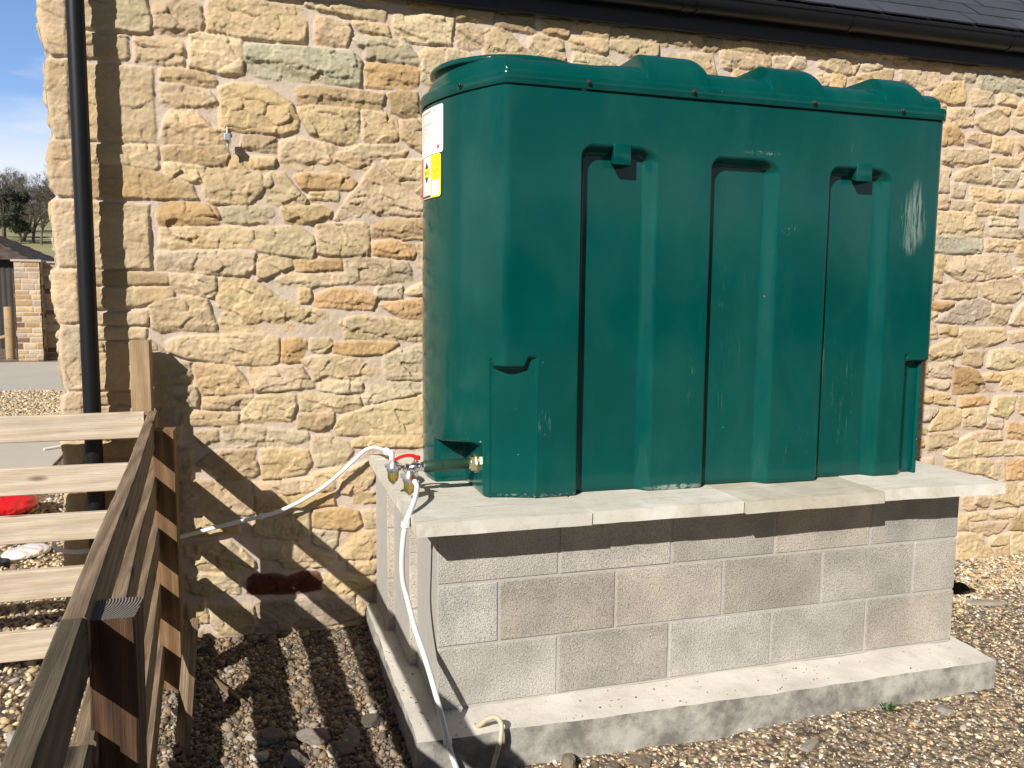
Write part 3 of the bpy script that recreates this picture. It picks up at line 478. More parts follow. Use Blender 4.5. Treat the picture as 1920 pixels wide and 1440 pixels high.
def wall_front():
    xs = np.concatenate([np.arange(-1.38, 4.4, .0047), np.arange(4.4, 6.01, .02)]); zs = np.arange(-.30, 2.95, .0047)
    X, Z = np.meshgrid(xs, zs); H, C = stone_field(X, Z, fill+traced)
    zq = np.array([b for a, b in SIL][::-1])/1000; xq = np.array([a for a, b in SIL][::-1])/1000
    xl = np.interp(zs, zq, xq) + .0025*fbm(zs*30, zs*0+3, seed=8)
    fall = np.clip(1-(xs+1.38)/.12, 0, 1)**2
    Xw = X + (xl[:, None]+1.38)*fall[None, :]
    rnd = .016*np.clip(1-(xs+1.38)/.022, 0, 1)**2       # arris rounded towards the corner
    Y = WY + .022 - H + rnd[None, :]
    V = np.stack([Xw, Y, Z], -1).reshape(-1, 3); F = grid_faces(len(zs), len(xs))
    # gable return
    ys = np.concatenate([[0.0], np.arange(.012, 2.4, .012), np.arange(2.42, 7.6, .026)]); YY, ZZ = np.meshgrid(ys, zs[::2])
    st2 = rubble(0, 7.7, -.35, 3.0, 23) ; H2, C2 = stone_field(YY, ZZ, st2, seed0=50)
    X2 = np.interp(ZZ, zq, xq) - (H2-.004)*sst(0, .06, YY); Y2 = YY + WY + .038 - (np.interp(ZZ[:, :1], zs, H[:, 0]))*(1-sst(0, .05, YY))
    V2 = np.stack([X2, Y2, ZZ], -1).reshape(-1, 3); F2 = grid_faces(len(zs[::2]), len(ys))[:, ::-1]
    o = mk('wall', np.concatenate([V, V2]), np.concatenate([F, F2+len(V)]), M['stone'], bld, True, np.concatenate([C.reshape(-1, 3), C2.reshape(-1, 3)]))
    return o
wall_front()
# eaves: boards, gutter, slates
bm = bmesh.new(); box_bm(bm, (-1.6, WY-.045, 2.765), (6.3, WY-.022, 2.925), .003); bm_obj('fascia', bm, M['black_paint'], bld)
bm = bmesh.new(); box_bm(bm, (-1.6, WY-.020, 2.80), (6.3, WY+.12, 2.815), .002); bm_obj('soffit', bm, M['black_paint'], bld)
def half_round(x0, x1, cy, cz, r, th=.004, seg=16, n=2):
    V = []; F = []; xs = np.linspace(x0, x1, n)
    prof = [(cy+math.cos(a)*r, cz+math.sin(a)*r) for a in np.linspace(PI, 2*PI, seg)]
    prof = [(prof[0][0]-.006, cz+.004), (prof[0][0]-.004, cz+.009)] + prof + [(prof[-1][0], cz+.006)]
    inn = [(cy+math.cos(a)*(r-th), cz+math.sin(a)*(r-th)+.002) for a in np.linspace(2*PI, PI, seg)]
    ring = prof+inn; m = len(ring)
    for x in xs: V += [(x, a, b) for a, b in ring]
    for i in range(n-1):
        for k in range(m): F.append((i*m+k, (i+1)*m+k, (i+1)*m+(k+1) % m, i*m+(k+1) % m))
    F.append(tuple(range(m))); F.append(tuple(range((n-1)*m, n*m))[::-1]); return V, F
gut = sharpen(mk('gutter', *half_round(-1.62, 6.3, 1.035, 2.893, .057), M['black_plastic'], bld), 40)
for xb in (-1.2, -.35, .55, 1.50, 2.38, 3.43, 4.4, 5.4):
    bk = half_round(xb-.011, xb+.011, 1.035, 2.893, .0615, .004); bw = ([], [])
    b2 = bmesh.new(); box_bm(b2, (xb-.012, 1.070, 2.86), (xb+.012, WY-.046, 2.90), .002); mt = bpy.data.meshes.new('t'); b2.to_mesh(mt); b2.free()
    d2 = ([tuple(v.co) for v in mt.vertices], [tuple(p.vertices) for p in mt.polygons]); bpy.data.meshes.remove(mt)
    sharpen(mk('gutter_bracket', *join_data([bk, d2]), M['black_plastic'], gut), 40)
sharpen(mk('gutter_joint', *half_round(1.41, 1.47, 1.035, 2.893, .0605, .004), M['black_plastic'], gut), 40)
def slates():
    V = []; F = []; C = []; rg = random.Random(3); th = math.radians(38); cy, cz = .985, 2.925
    row = 0; s = 0
    while s < 4.2:
        x = -1.65 - (.15 if row % 2 else 0)
        while x < 6.35:
            w = .30; g = .0015; lift = rg.uniform(.005, .009); dz = rg.uniform(-.0015, .0015)
            c = rg.uniform(.8, 1.2); col = (.050*c, .052*c, .066*c); x0, x1 = max(x+g, -1.62), min(x+w-g, 6.33)
            if x1 > x0:
                o = len(V); L = .30
                nseg = 6
                for t in range(nseg+1):
                    xx = x0+(x1-x0)*t/nseg; jag = rg.uniform(-.003, .002)
                    for (a, hgt) in ((s+jag, .000), (s+jag, lift), (s+L, .0005)):
                        V.append((xx, cy + math.cos(th)*a - math.sin(th)*(hgt+.006), cz + math.sin(th)*a + math.cos(th)*(hgt+.006+dz+.002))); C.append(col)
                for t in range(nseg):
                    b = o+t*3; F.append((b, b+3, b+4, b+1)); F.append((b+1, b+4, b+5, b+2))
            x += w
        s += .165; row += 1
    o = len(V); L = 4.4
    for x in (-1.62, 6.33):
        for a, h in ((0, -.006), (L, -.006), (L, -.03), (0, -.03)):
            V.append((x, cy+math.cos(th)*a-math.sin(th)*h, cz+math.sin(th)*a+math.cos(th)*h)); C.append((.05, .05, .06))
    F += [(o, o+4, o+5, o+1), (o+3, o+2, o+6, o+7), (o, o+3, o+7, o+4), (o, o+1, o+2, o+3)]
    mk('roof', V, F, M['slate'], bld, col=np.array(C))
slates()
dp = tube('downpipe', [(-1.238, 1.040, z) for z in (-.16, 1.0, 2.0, 2.60)] + smooth_path([(-1.238, 1.040, 2.62), (-1.238, 1.038, 2.72), (-1.238, 1.036, 2.79), (-1.238, 1.035, 2.84)], 3), .034, M['black_plastic'], bld, 28)
for zc in (.10, 2.70):
    V, F = lathe_data((-1.238, 1.040, zc), (0, 0, 1), [(-.015, .0345), (-.015, .039), (.015, .039), (.015, .0345)], 28)
    b2 = bmesh.new(); box_bm(b2, (-1.288, 1.078, zc-.014), (-1.188, 1.135, zc+.014), .002); mt = bpy.data.meshes.new('t'); b2.to_mesh(mt); b2.free()
    sharpen(mk('pipe_clip', *join_data([(V, F), ([tuple(v.co) for v in mt.vertices], [tuple(p.vertices) for p in mt.polygons])]), M['black_plastic'], dp), 40)
# small metal bracket on the wall
wb_ = bmesh.new(); box_bm(wb_, (-.694, WY-.075, 2.098), (-.668, WY-.028, 2.128), .003)
o = bm_obj('wall_bracket', wb_, M['galv']); tag(o, 'small grey metal fixing sticking out of the stone wall, left of the tank', 'bracket')
mk('pin', *lathe_data((-.681, WY-.055, 2.066), (0, 0, 1), [(0, .004), (.010, .005), (.070, .004), (.092, .002)], 8), M['galv'], o)

# ------------------------------------------------------------------ block plinth
pl = empty('block_plinth', (1.1, .5, -.12), 'grey concrete block plinth topped with paving slabs, carrying the green tank', 'plinth')
def rough_slab(name, quad, z0, z1, mat, parent, amp=.003, step=.03, tint=(1, 1, 1), bev=.006, seed=0, topfn=None):
    """quad: four plan corners (front-left, front-right, back-right, back-left)"""
    A, B, Cc, D_ = [np.array(p, float) for p in quad]; L = max(np.linalg.norm(B-A), .05); Wd = max(np.linalg.norm(D_-A), .05)
    nu = max(3, int(L/step)); nv = max(3, int(Wd/step)); nw = max(2, int((z1-z0)/min(step, .02)))
    V = []; idx = {}
    def P(i, j, k):
        key = (i, j, k)
        if key not in idx:
            u, v, w = i/nu, j/nv, k/nw; p = (A*(1-u)+B*u)*(1-v) + (D_*(1-u)+Cc*u)*v
            x, y, z = p[0], p[1], z0+(z1-z0)*w
            eu = min(u, 1-u)*L < 1e-6; ev = min(v, 1-v)*Wd < 1e-6; ew = w < 1e-6 or w > 1-1e-6
            c = np.array([(A+B+Cc+D_)[0]/4, (A+B+Cc+D_)[1]/4])
            if eu+ev+ew >= 2:
                s = bev*(1 if eu+ev+ew == 2 else 1.3); r = np.array([x, y])-c; r = r/np.linalg.norm(r)
                if ew: z -= s*.6*(1 if w > .5 else -1)
                if eu: x += (s*.6 if u < .5 else -s*.6)
                if ev: y += (s*.6 if v < .5 else -s*.6)
            if topfn and w > .99: z += topfn(x, y)
            V.append((x, y, z)); idx[key] = len(V)-1
        return idx[key]
    F = []
    for i in range(nu):
        for j in range(nv):
            F.append((P(i, j, nw), P(i+1, j, nw), P(i+1, j+1, nw), P(i, j+1, nw))); F.append((P(i, j, 0), P(i, j+1, 0), P(i+1, j+1, 0), P(i+1, j, 0)))
    for k in range(nw):
        for i in range(nu):
            F.append((P(i, 0, k), P(i+1, 0, k), P(i+1, 0, k+1), P(i, 0, k+1))); F.append((P(i, nv, k), P(i, nv, k+1), P(i+1, nv, k+1), P(i+1, nv, k)))
        for j in range(nv):
            F.append((P(0, j, k), P(0, j, k+1), P(0, j+1, k+1), P(0, j+1, k))); F.append((P(nu, j, k), P(nu, j+1, k), P(nu, j+1, k+1), P(nu, j, k+1)))
    V = np.array(V); 
    V[:, 0] += amp*fbm(V[:, 0]*14+seed, V[:, 1]*14, V[:, 2]*14, seed=seed+1); V[:, 1] += amp*fbm(V[:, 0]*14, V[:, 1]*14+seed, V[:, 2]*14, seed=seed+2); V[:, 2] += amp*.6*fbm(V[:, 0]*9, V[:, 1]*9, V[:, 2]*9+seed, seed=seed+3)
    o = mk(name, V, F, mat, parent, col=np.tile(np.array(tint), (len(V), 1))); return sharpen(o, 50)
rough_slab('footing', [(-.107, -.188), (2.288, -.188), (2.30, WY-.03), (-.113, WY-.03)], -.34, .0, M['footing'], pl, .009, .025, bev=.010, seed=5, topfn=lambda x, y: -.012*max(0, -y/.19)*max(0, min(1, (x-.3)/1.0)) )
BH, BL, MJ = .215, .440, .010
def blocks():
    V = []; F = []; C = []; rg = random.Random(12)
    def blk(x0, x1, y0, y1, z0, z1, tint=None):
        b = bmesh.new(); box_bm(b, (x0, y0, z0), (x1, y1, z1), .0035); o = len(V); b.verts.index_update()
        c = rg.uniform(.86, 1.16); w_ = rg.uniform(.95, 1.03); t = tint or (.450*c, .434*c*w_, .402*c*w_*w_)
        for v in b.verts: V.append(tuple(v.co)); C.append(t)
        for f in b.faces: F.append(tuple(v.index+o for v in f.verts))
        b.free()
    for k in range(3):
        z0 = .010+k*.225; z1 = z0+BH
        xs = [0, .44, .89, 1.34, 1.79, 2.24] if k % 2 == 0 else [0, .215, .665, 1.115, 1.565, 2.015, 2.24]
        for i in range(len(xs)-1):
            a = xs[i] + (MJ if i else 0); j = rg.uniform(-.0015, .0015)
            blk(a, xs[i+1], .0+j, .10+j, z0, z1)
        # three wythes of the left-hand side, each stepping out a little towards the wall
        for s, (xl, ya, yb) in enumerate(((.002, .112, .378), (-.030, .384, .752), (-.060, .758, 1.10))):
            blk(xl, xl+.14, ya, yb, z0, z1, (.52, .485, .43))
            blk(2.14, 2.24, ya, yb, z0, z1)
    return mk('blockwork', V, F, M['block'], pl, col=np.array(C))
blocks()
bm = bmesh.new(); box_bm(bm, (-.0012, .0032, -.001), (2.236, 1.10, .672), .001); box_bm(bm, (-.0315, .3875, -.001), (.06, 1.10, .6715)); box_bm(bm, (-.0615, .7615, -.001), (.06, 1.10, .671)); bm_obj('mortar_joints', bm, M['mortar'], pl)
SLT = .718
slabs = [([(-.098, -.140), (.508, -.146), (.512, .500), (-.096, .500)], 0, (1, 1, .99)), ([(.514, -.140), (1.106, -.146), (1.112, .500), (.518, .500)], .001, (1.05, 1.05, 1.05)),
         ([(1.114, -.153), (1.726, -.147), (1.730, .500), (1.120, .500)], -.001, (.84, .81, .745)), ([(1.734, -.128), (2.314, -.150), (2.305, .500), (1.738, .500)], .002, (1.06, 1.06, 1.06)),
         ([(-.095, .506), (.530, .506), (.530, 1.100), (-.092, 1.100)], .001, (.98, .98, .97)), ([(.538, .506), (1.13, .506), (1.13, 1.100), (.538, 1.100)], 0, (1, 1, 1)),
         ([(1.138, .506), (1.728, .506), (1.728, 1.100), (1.138, 1.100)], .001, (1, 1, 1)), ([(1.736, .506), (2.305, .506), (2.298, 1.100), (1.736, 1.100)], 0, (1, 1, 1))]
for i, (qd, dz, t) in enumerate(slabs):
    o = rough_slab('paving_slab', qd, .673+dz, SLT+dz, M['slab'], pl, .0035, .02, t, .005, seed=20+i)

# ------------------------------------------------------------------ oil tank
tank = empty('oil_tank', (1.15, .57, .72), 'dark green moulded plastic heating oil tank with ribbed lid standing on the block plinth', 'oil tank')
XC, YC0, YH = .066, .570, .487
def left_x(y): return XC + .188*(np.abs(y-YC0)/YH)**1.75
def right_x(y): return 2.255 - .125*(np.abs(y-YC0)/YH)**1.75
def outline(off=0.0, dense=True):
    yl = np.linspace(YC0+YH, YC0-YH, 180 if dense else 70); L = np.stack([left_x(yl), yl], -1)
    xf = np.linspace(.254, 2.13, 470 if dense else 470)[1:-1]; Fp = np.stack([xf, np.full_like(xf, YC0-YH)], -1)
    yr = np.linspace(YC0-YH, YC0+YH, 60); R_ = np.stack([right_x(yr), yr], -1)
    xb = np.linspace(2.13, .254, 50)[1:-1]; B = np.stack([xb, np.full_like(xb, YC0+YH)], -1)
    P = np.concatenate([L, Fp, R_, B])
    for _ in range(26):  # soften the vertical arrises
        P = .5*P + .25*(np.roll(P, 1, 0)+np.roll(P, -1, 0))
    T = np.roll(P, -1, 0)-np.roll(P, 1, 0); T /= np.linalg.norm(T, axis=1)[:, None]; Nn = np.stack([T[:, 1], -T[:, 0]], -1)
    cc = np.array([1.2, .57]); s = np.sign(((P-cc)*Nn).sum(1)); Nn = Nn*np.where(s == 0, 1, s)[:, None]
    return P + Nn*off, Nn
def rec(x, z, xl, xr, zt, r=.05):
    dx = np.minimum(x-xl, (xr-x)*.58); dz = zt-z
    cor = r-np.hypot(np.maximum(r-dx, 0), np.maximum(r-dz, 0)); d = np.where((dx < r) & (dz < r), cor, np.minimum(dx, dz))
    return sst(0, .028, d)
def tank_shell():
    P, Nn = outline(); n = len(P); zs = np.arange(.7210, 2.1785, .005); zs[-1] = 2.178; m = len(zs)
    X = np.tile(P[:, 0], (m, 1)); Y = np.tile(P[:, 1], (m, 1)); Z = np.tile(zs[:, None], (1, n))
    front = (np.abs(Y-(YC0-YH)) < .012) & (X > .25) & (X < 2.14)
    dep = .046*(rec(X, Z, .535, .842, 1.995) + rec(X, Z, 1.057, 1.358, 1.982) + rec(X, Z, 1.580, 1.878, 1.975))
    # lower right-hand corner set back, with a tongue above it
    zc = 1.232 - .030*sst(2.008, 2.016, X)
    dep = dep + .040*sst(1.984, 2.050, X)*sst(zc+.004, zc-.006, Z)
    Y2 = Y + np.where(front, dep, 0)
    rightm = (X > 2.12) & (Y < .5); X2 = X - np.where(rightm, .035*sst(1.205, 1.195, Z), 0)
    # lower left-hand corner cut off flat, with a tongue
    A = np.array([.203, .140]); B = np.array([.392, .079]); ab = B-A; Lab = np.linalg.norm(ab); nn = np.array([ab[1], -ab[0]])/Lab
    if nn@np.array([-1, -1]) < 0: nn = -nn
    t = ((X2-A[0])*ab[0]+(Y2-A[1])*ab[1])/Lab**2; sd = (X2-A[0])*nn[0]+(Y2-A[1])*nn[1]
    zc = 1.238 - .036*sst(.08, .16, t)*sst(.80, .70, t)
    w = sst(zc+.004, zc-.006, Z)*(sd > 0)*((t > -.25) & (t < 1.25) & (Y2 < .3) & (X2 < .6))
    inset = .010*sst(-.02, .10, t)*sst(1.0, .9, t)
    X2 = X2 - nn[0]*(sd+inset)*w; Y2 = Y2 - nn[1]*(sd+inset)*w
    # outlet notch low on the left-hand end
    zt = .912 - .02*sst(.2, .4, Y); inn = sst(zt+.004, zt-.008, Z)*sst(.452, .440, Y)*(Y < .47)*(Y > .10)*(X < .34)
    X2 = X2 + np.maximum(.203-X2, 0)*inn
    wv = .0042*fbm(X*3.0, Z*2.2, Y*3.0, seed=31, octv=2)
    X2 = X2 + Nn[None, :, 0]*wv; Y2 = Y2 + Nn[None, :, 1]*wv
    bot = sst(.738, .721, Z)*.006; X2 = X2 - Nn[None, :, 0]*bot; Y2 = Y2 - Nn[None, :, 1]*bot
    V = np.stack([X2, Y2, Z], -1).reshape(-1, 3); F = grid_faces(m, n, True)
    return mk('shell', V, F, M['tank'], tank, True)
tank_shell()
def hx(x):
    """height of the lid along its length, and radius of its shoulder"""
    h = .076 - .008*sst(.74, .60, x)
    for a, b in ((.794, 1.057), (1.317, 1.564), (1.842, 2.043)):
        t = np.clip((x-(b-.065))/.065, 0, 1); fall = np.sqrt(np.clip(1-t*t, 0, 1)); fall = np.where(x > b, 0, fall)
        h = h + .050*sst(a-.001, a+.005, x)*fall
    return h
def tank_lid():
    P0, Nn = outline(0); rings = []; n = len(P0)
    for off, z in ((-.004, 2.1815), (.008, 2.1815), (.0100, 2.185), (.0115, 2.216), (.0100, 2.223), (.0065, 2.2275), (.001, 2.2295), (-.013, 2.2290)):
        q_ = P0+Nn*off; rings.append(np.column_stack([q_, np.full(n, z)]))
    Cx = np.clip(P0[:, 0], .33, 2.06); Cn = np.column_stack([Cx, np.full(n, YC0)]); D_ = Cn-P0; Ld = np.linalg.norm(D_, axis=1)
    for t in np.concatenate([np.concatenate([[.030], .034+.966*np.linspace(0, 1, 36)**1.9])]):
        q_ = P0 + D_*t; x_ = q_[:, 0]; y_ = q_[:, 1]
        pr = lambda d, R_: np.clip(1-(1-np.clip(np.maximum(d, 0)/R_, 0, 1))**2, 0, 1)**.60
        df = YH-np.abs(y_-YC0)-.014; de = np.minimum(x_-left_x(y_), right_x(y_)-x_)*.82-.014
        H = hx(x_)*np.minimum(pr(df, .115), pr(de, .034))
        rings.append(np.column_stack([q_, 2.2295+H]))
    V = np.concatenate(rings); F = grid_faces(len(rings), n, True)
    return mk('lid', V, F, M['tank'], tank, True)
lid = tank_lid(); sharpen(lid, 38)
hc = (.420, .600)
hatch = sharpen(mk('hatch', *lathe_data((hc[0], hc[1], 2.285), (0, 0, 1), [(0, .296), (.033, .296), (.034, .314), (.037, .318), (.048, .318), (.055, .312), (.0595, .298), (.061, .26), (.062, .10), (.062, .01)], 96), M['tank'], tank), 60)
for (x0, x1, z0, z1, sl_) in ((.660, .730, 1.928, 2.004, -.010), (1.706, 1.780, 1.920, 1.994, -.010)):
    y0 = YC0-YH-.003; y1 = y0+.052
    V = [(x0, y0, z1), (x1, y0, z1), (x1, y0, z0), (x0, y0, z0), (x0-sl_, y1, z1), (x1+.002, y1, z1), (x1+.002, y1, z0), (x0-sl_, y1, z0+.012)]
    bm = bmesh.new(); vs = [bm.verts.new(v) for v in V]
    for f in ((0, 1, 2, 3), (5, 4, 7, 6), (4, 0, 3, 7), (1, 5, 6, 2), (4, 5, 1, 0), (3, 2, 6, 7)): bm.faces.new([vs[i] for i in f][::-1])
    bmesh.ops.recalc_face_normals(bm, faces=bm.faces); bmesh.ops.bevel(bm, geom=list(bm.edges), offset=.0045, segments=3, profile=.5, affect='EDGES')
    bm_obj('moulded_lug', bm, M['tank'], tank, True)
def bolt(p, nrm):
    nrm = Vector(nrm).normalized(); a = lathe_data(p, nrm, [(0, .0105), (.003, .0105), (.0035, .0100)], 18); b = lathe_data(Vector(p)+nrm*.003, nrm, [(0, .0072), (.0065, .0070), (.0075, .0058)], 6); c = lathe_data(Vector(p)+nrm*.009, nrm, [(0, .0035), (.006, .0033)], 8)
    mk('lid_bolt', *join_data([a, b, c]), M['bolt'], tank)
for x in (.556, .970, 1.488, 1.902): bolt((x, YC0-YH-.0105, 2.203), (0, -1, 0))
for y in (.265, .735):
    e = 1e-3; dx = (left_x(y+e)-left_x(y-e))/(2*e); nv = Vector((-1, float(dx), 0)).normalized(); bolt((float(left_x(y))+nv.x*.0105, y+nv.y*.0105, 2.203), nv)
# labels
def sticker(name, y0, y1, z0, z1, fn, label):
    ny, nz_ = int((y1-y0)/.0016), int((z1-z0)/.0016); ys = np.linspace(y0, y1, ny); zs = np.linspace(z0, z1, nz_); Yg, Zg = np.meshgrid(ys, zs)
    Xg = left_x(Yg)-.0032; u = (y1-Yg)/(y1-y0); v = (Zg-z0)/(z1-z0)       # u runs left to right as read
    keep = ~((np.minimum(u, 1-u)*(y1-y0) + np.minimum(v, 1-v)*(z1-z0)) < .006)
    C = fn(u, v); Fc = grid_faces(nz_, ny)[:, ::-1]; kf = keep.reshape(-1)[Fc].all(1)
    o = mk(name, np.stack([Xg, Yg, Zg], -1).reshape(-1, 3), Fc[kf], M['label'], tank, True, C.reshape(-1, 3)); o['label'] = label; return o
def info_label(u, v):
    C = np.ones(u.shape+(3,))*.82
    row = np.floor(v*30); inrow = (v*30-row) > .5
    on = (vnoise(u*42, row*3.1, seed=3) > -.35) & inrow & (u > .08) & (u < .92) & (v > .26) & (v < .93) & (u < .92-.3*(vnoise(row*1.7, row*0, seed=5) > .2)); C[on] = .50
    hd = (v > .90) & (v < .945) & (u > .1) & (u < .6); C[hd] = .45
    sep = (np.abs(v-.68) < .005) | (np.abs(v-.45) < .005); C[sep & (u > .08) & (u < .6)] = .35
    for cu in (.30, .42, .54, .66): C[(np.abs(np.abs(u-cu)*2.2+np.abs(v-.13)*1.8-.1) < .02)] = .55
    C[(np.abs(u-.84)*1.4+np.abs(v-.13)*1.1) < .062] = (.55, .02, .03); return C
def hazard_label(u, v):
    C = np.ones(u.shape+(3,))*.82
    C[u < .17] = (.70, .03, .03); C[(u > .62) & (v > .40)] = (.90, .78, .02); C[(u > .62) & (v < .04)] = (.90, .78, .02); C[(u > .60) & (u < .66)] = (.90, .78, .02); C[u > .95] = (.90, .78, .02)
    dm = np.abs(u-.40)/.17 + np.abs(v-.62)/.26
    C[dm < 1] = (.03, .028, .02); C[(dm < 1) & (np.abs(v-.62) < .085)] = (.90, .78, .02); bar = (np.abs(v-.62) < .10) & (np.abs(u-.40) < .15); C[bar] = (.90, .78, .02)
    C[bar & (np.abs(v-.62) < .03) & (vnoise(u*60, v*0, seed=2) > -.2) & (np.abs(u-.40) < .11)] = (.08, .07, .02)
    row = np.floor(v*26); C[((v*26-row) > .6) & (u > .69) & (u < .93) & (v > .44) & (v < .95) & (vnoise(u*50, row*2.3, seed=8) > -.3)] = (.35, .30, .02)
    C[(u > .22) & (u < .58) & (np.abs(v-.16) < .012)] = .5; C[(v < .08) & (v > .02) & (u > .17) & (u < .60)] = (.06, .06, .06); return C
sticker('information_label', .378, .610, 1.990, 2.166, info_label, 'white printed sheet with small grey text and a red diamond')
sticker('hazard_label', .394, .606, 1.828, 1.988, hazard_label, 'red white and yellow warning sticker with a black diamond')
# outlet: brass bush, wrapped pipe, valve with red lever, two filters
PY, PZ = .262, .826
sharpen(mk('outlet_bush', *join_data([lathe_data((.203, PY, PZ), (-1, 0, 0), [(0, .037), (.006, .037), (.007, .033)], 28), lathe_data((.196, PY, PZ), (-1, 0, 0), [(0, .030), (.016, .029)], 6), lathe_data((.180, PY, PZ), (-1, 0, 0), [(0, .021), (.008, .021)], 20)]), M['brass'], tank), 40)
sharpen(mk('rubber_washer', *lathe_data((.2045, PY, PZ), (-1, 0, 0), [(-.003, .040), (.0015, .040)], 28), M['black_rubber'], tank), 40)
pipe = sharpen(mk('outlet_pipe', *lathe_data((.176, PY, PZ), (-1, 0, -.02), [(0, .0185), (.002, .0205), (.10, .0205), (.105, .0215), (.108, .0228), (.170, .0228), (.174, .021)], 28), M['green_wrap'], tank), 50)
valve = sharpen(mk('valve', *join_data([lathe_data((.004, PY, PZ-.003), (-1, 0, -.02), [(0, .017), (.012, .018), (.014, .014), (.020, .013)], 8), lathe_data((-.014, PY, PZ-.004), (-1, 0, -.02), [(0, .013), (.006, .019), (.024, .0195), (.034, .013), (.040, .011)], 20),
    lathe_data((-.054, PY, PZ-.004), (-1, 0, 0), [(0, .016), (.014, .016), (.015, .011), (.030, .011)], 6), lathe_data((-.028, PY, PZ+.010), (0, 0, 1), [(0, .010), (.010, .010), (.011, .006), (.020, .006)], 14)]), M['chrome'], tank), 40)
lev = smooth_path([(-.022, PY, PZ+.030), (-.040, PY+.002, PZ+.039), (-.062, PY+.004, PZ+.040), (-.085, PY+.008, PZ+.033), (-.104, PY+.012, PZ+.022)], 5)
V, F = tube_data(lev, [.0075]*6+[.0062]*(len(lev)-6), 10); V = [(a, (b-PY)*1.5+PY, c) for a, b, c in V]
sharpen(mk('red_lever', *join_data([(V, F), lathe_data((-.022, PY, PZ+.024), (0, 0, 1), [(0, .011), (.012, .011), (.016, .006)], 14)]), M['red_metal'], valve), 40)
def oil_filter(c, s):
    x, y, z = c
    o = sharpen(mk('fuel_filter', *join_data([lathe_data((x, y, z-.018*s), (0, 0, 1), [(0, .021*s), (.004, .024*s), (.014*s, .024*s), (.018*s, .019*s), (.034*s, .014*s), (.040*s, .010*s)], 24),
        lathe_data((x-.030*s, y, z+.006), (1, 0, 0), [(0, .008*s), (.060*s, .008*s)], 6)]), M['alloy'], tank), 40)
    sharpen(mk('filter_bowl', *lathe_data((x, y, z-.0185*s), (0, 0, -1), [(0, .0205*s), (.020*s, .0205*s), (.033*s, .0165*s), (.040*s, .008*s)], 24), M['bowl'], o), 60)
    sharpen(mk('drain_cap', *lathe_data((x, y, z-.058*s), (0, 0, -1), [(0, .007*s), (.006*s, .007*s)], 6), M['brass'], o), 40)
    return o
oil_filter((-.108, .285, .822), 1.0)
oil_filter((-.062, .200, .800), 1.05)
sharpen(mk('pipe_elbow', *join_data([tube_data(smooth_path([(-.080, PY, PZ-.004), (-.092, PY+.01, PZ-.002), (-.100, .280, .824)], 4), .009, 12), tube_data(smooth_path([(-.070, PY-.004, PZ-.006), (-.066, .235, .815), (-.062, .205, .806)], 4), .009, 12)]), M['chrome'], tank), 40)
sharpen(mk('compression_nut', *join_data([lathe_data((-.056, .178, .803), (.15, -1, -.35), [(0, .012), (.014, .012)], 6), lathe_data((-.054, .164, .799), (.15, -1, -.5), [(0, .009), (.010, .009)], 12)]), M['copper'], tank), 40)

# ------------------------------------------------------------------ pipes and cables
def clip(name, p, ax, r, parent):
    ax = Vector(ax).normalized(); d = lathe_data(Vector(p)-ax*.009, ax, [(0, r*1.02), (0, r*1.6), (.018, r*1.6), (.018, r*1.02)], 8)
    return sharpen(mk(name, *d, M['white_pvc'], parent), 40)
p1 = smooth_path([(-.052, .152, .794), (-.050, .115, .780), (-.072, .045, .752), (-.100, -.015, .722), (-.117, -.030, .690), (-.127, -.028, .60), (-.124, -.012, .50), (-.108, -.010, .425), (-.088, -.045, .33), (-.063, -.090, .245), (-.040, -.140, .150), (-.020, -.185, .055), (-.010, -.203, .004), (.004, -.214, -.050), (.030, -.235, -.13), (.05, -.26, -.20)], 6)
o = tube('white_pipe', p1, .0092, M['white_pvc'], None, 12); tag(o, 'white coated pipe hanging from the tank valve down the front left corner of the plinth', 'pipe')
clip('pipe_clip', (-.117, -.030, .690), (-.1, 0, -1), .0092, o); clip('pipe_clip', (-.010, -.203, .002), (.15, -.1, -1), .0092, o)
p2 = smooth_path([(-.112, .300, .842), (-.102, .35, .861), (-.100, .50, .842), (-.090, .70, .812), (-.080, .90, .782), (-.085, 1.03, .762), (-.115, 1.075, .742), (-.155, 1.083, .705), (-.222, 1.083, .645), (-.31, 1.083, .575), (-.413, 1.085, .516), (-.50, 1.085, .480), (-.577, 1.085, .461), (-.737, 1.087, .431), (-.906, 1.087, .395), (-1.05, 1.088, .372), (-1.16, 1.092, .360), (-1.24, 1.098, .358), (-1.33, 1.088, .358), (-1.385, 1.092, .368), (-1.425, 1.135, .384), (-1.43, 1.30, .39), (-1.43, 1.9, .38)], 6)
o2 = tube('white_pipe', p2, .0092, M['white_pvc'], None, 12); tag(o2, 'white coated pipe sagging across the stone wall from the tank valve to the building corner', 'pipe')
clip('pipe_clip', (-.577, 1.085, .461), (1, 0, .2), .0092, o2); clip('pipe_clip', (-.100, .50, .842), (0, 1, 0), .0092, o2)
sharpen(mk('pipe_connector', *lathe_data((-.102, .36, .858), (0, 1, -.1), [(0, .009), (.004, .0125), (.05, .0125), (.054, .009)], 16), M['white_pvc'], o2), 40)
p3 = smooth_path([(.100, -.120, -.01), (.112, -.150, .012), (.135, -.165, .036), (.158, -.180, .047), (.170, -.205, .040), (.166, -.225, .010), (.152, -.240, -.030), (.132, -.255, -.075), (.112, -.270, -.15)], 6)
o3 = tube('plastic_hose', p3, .0085, M['cream_hose'], None, 12); tag(o3, 'dirty cream hose end looping out over the edge of the concrete footing', 'hose')

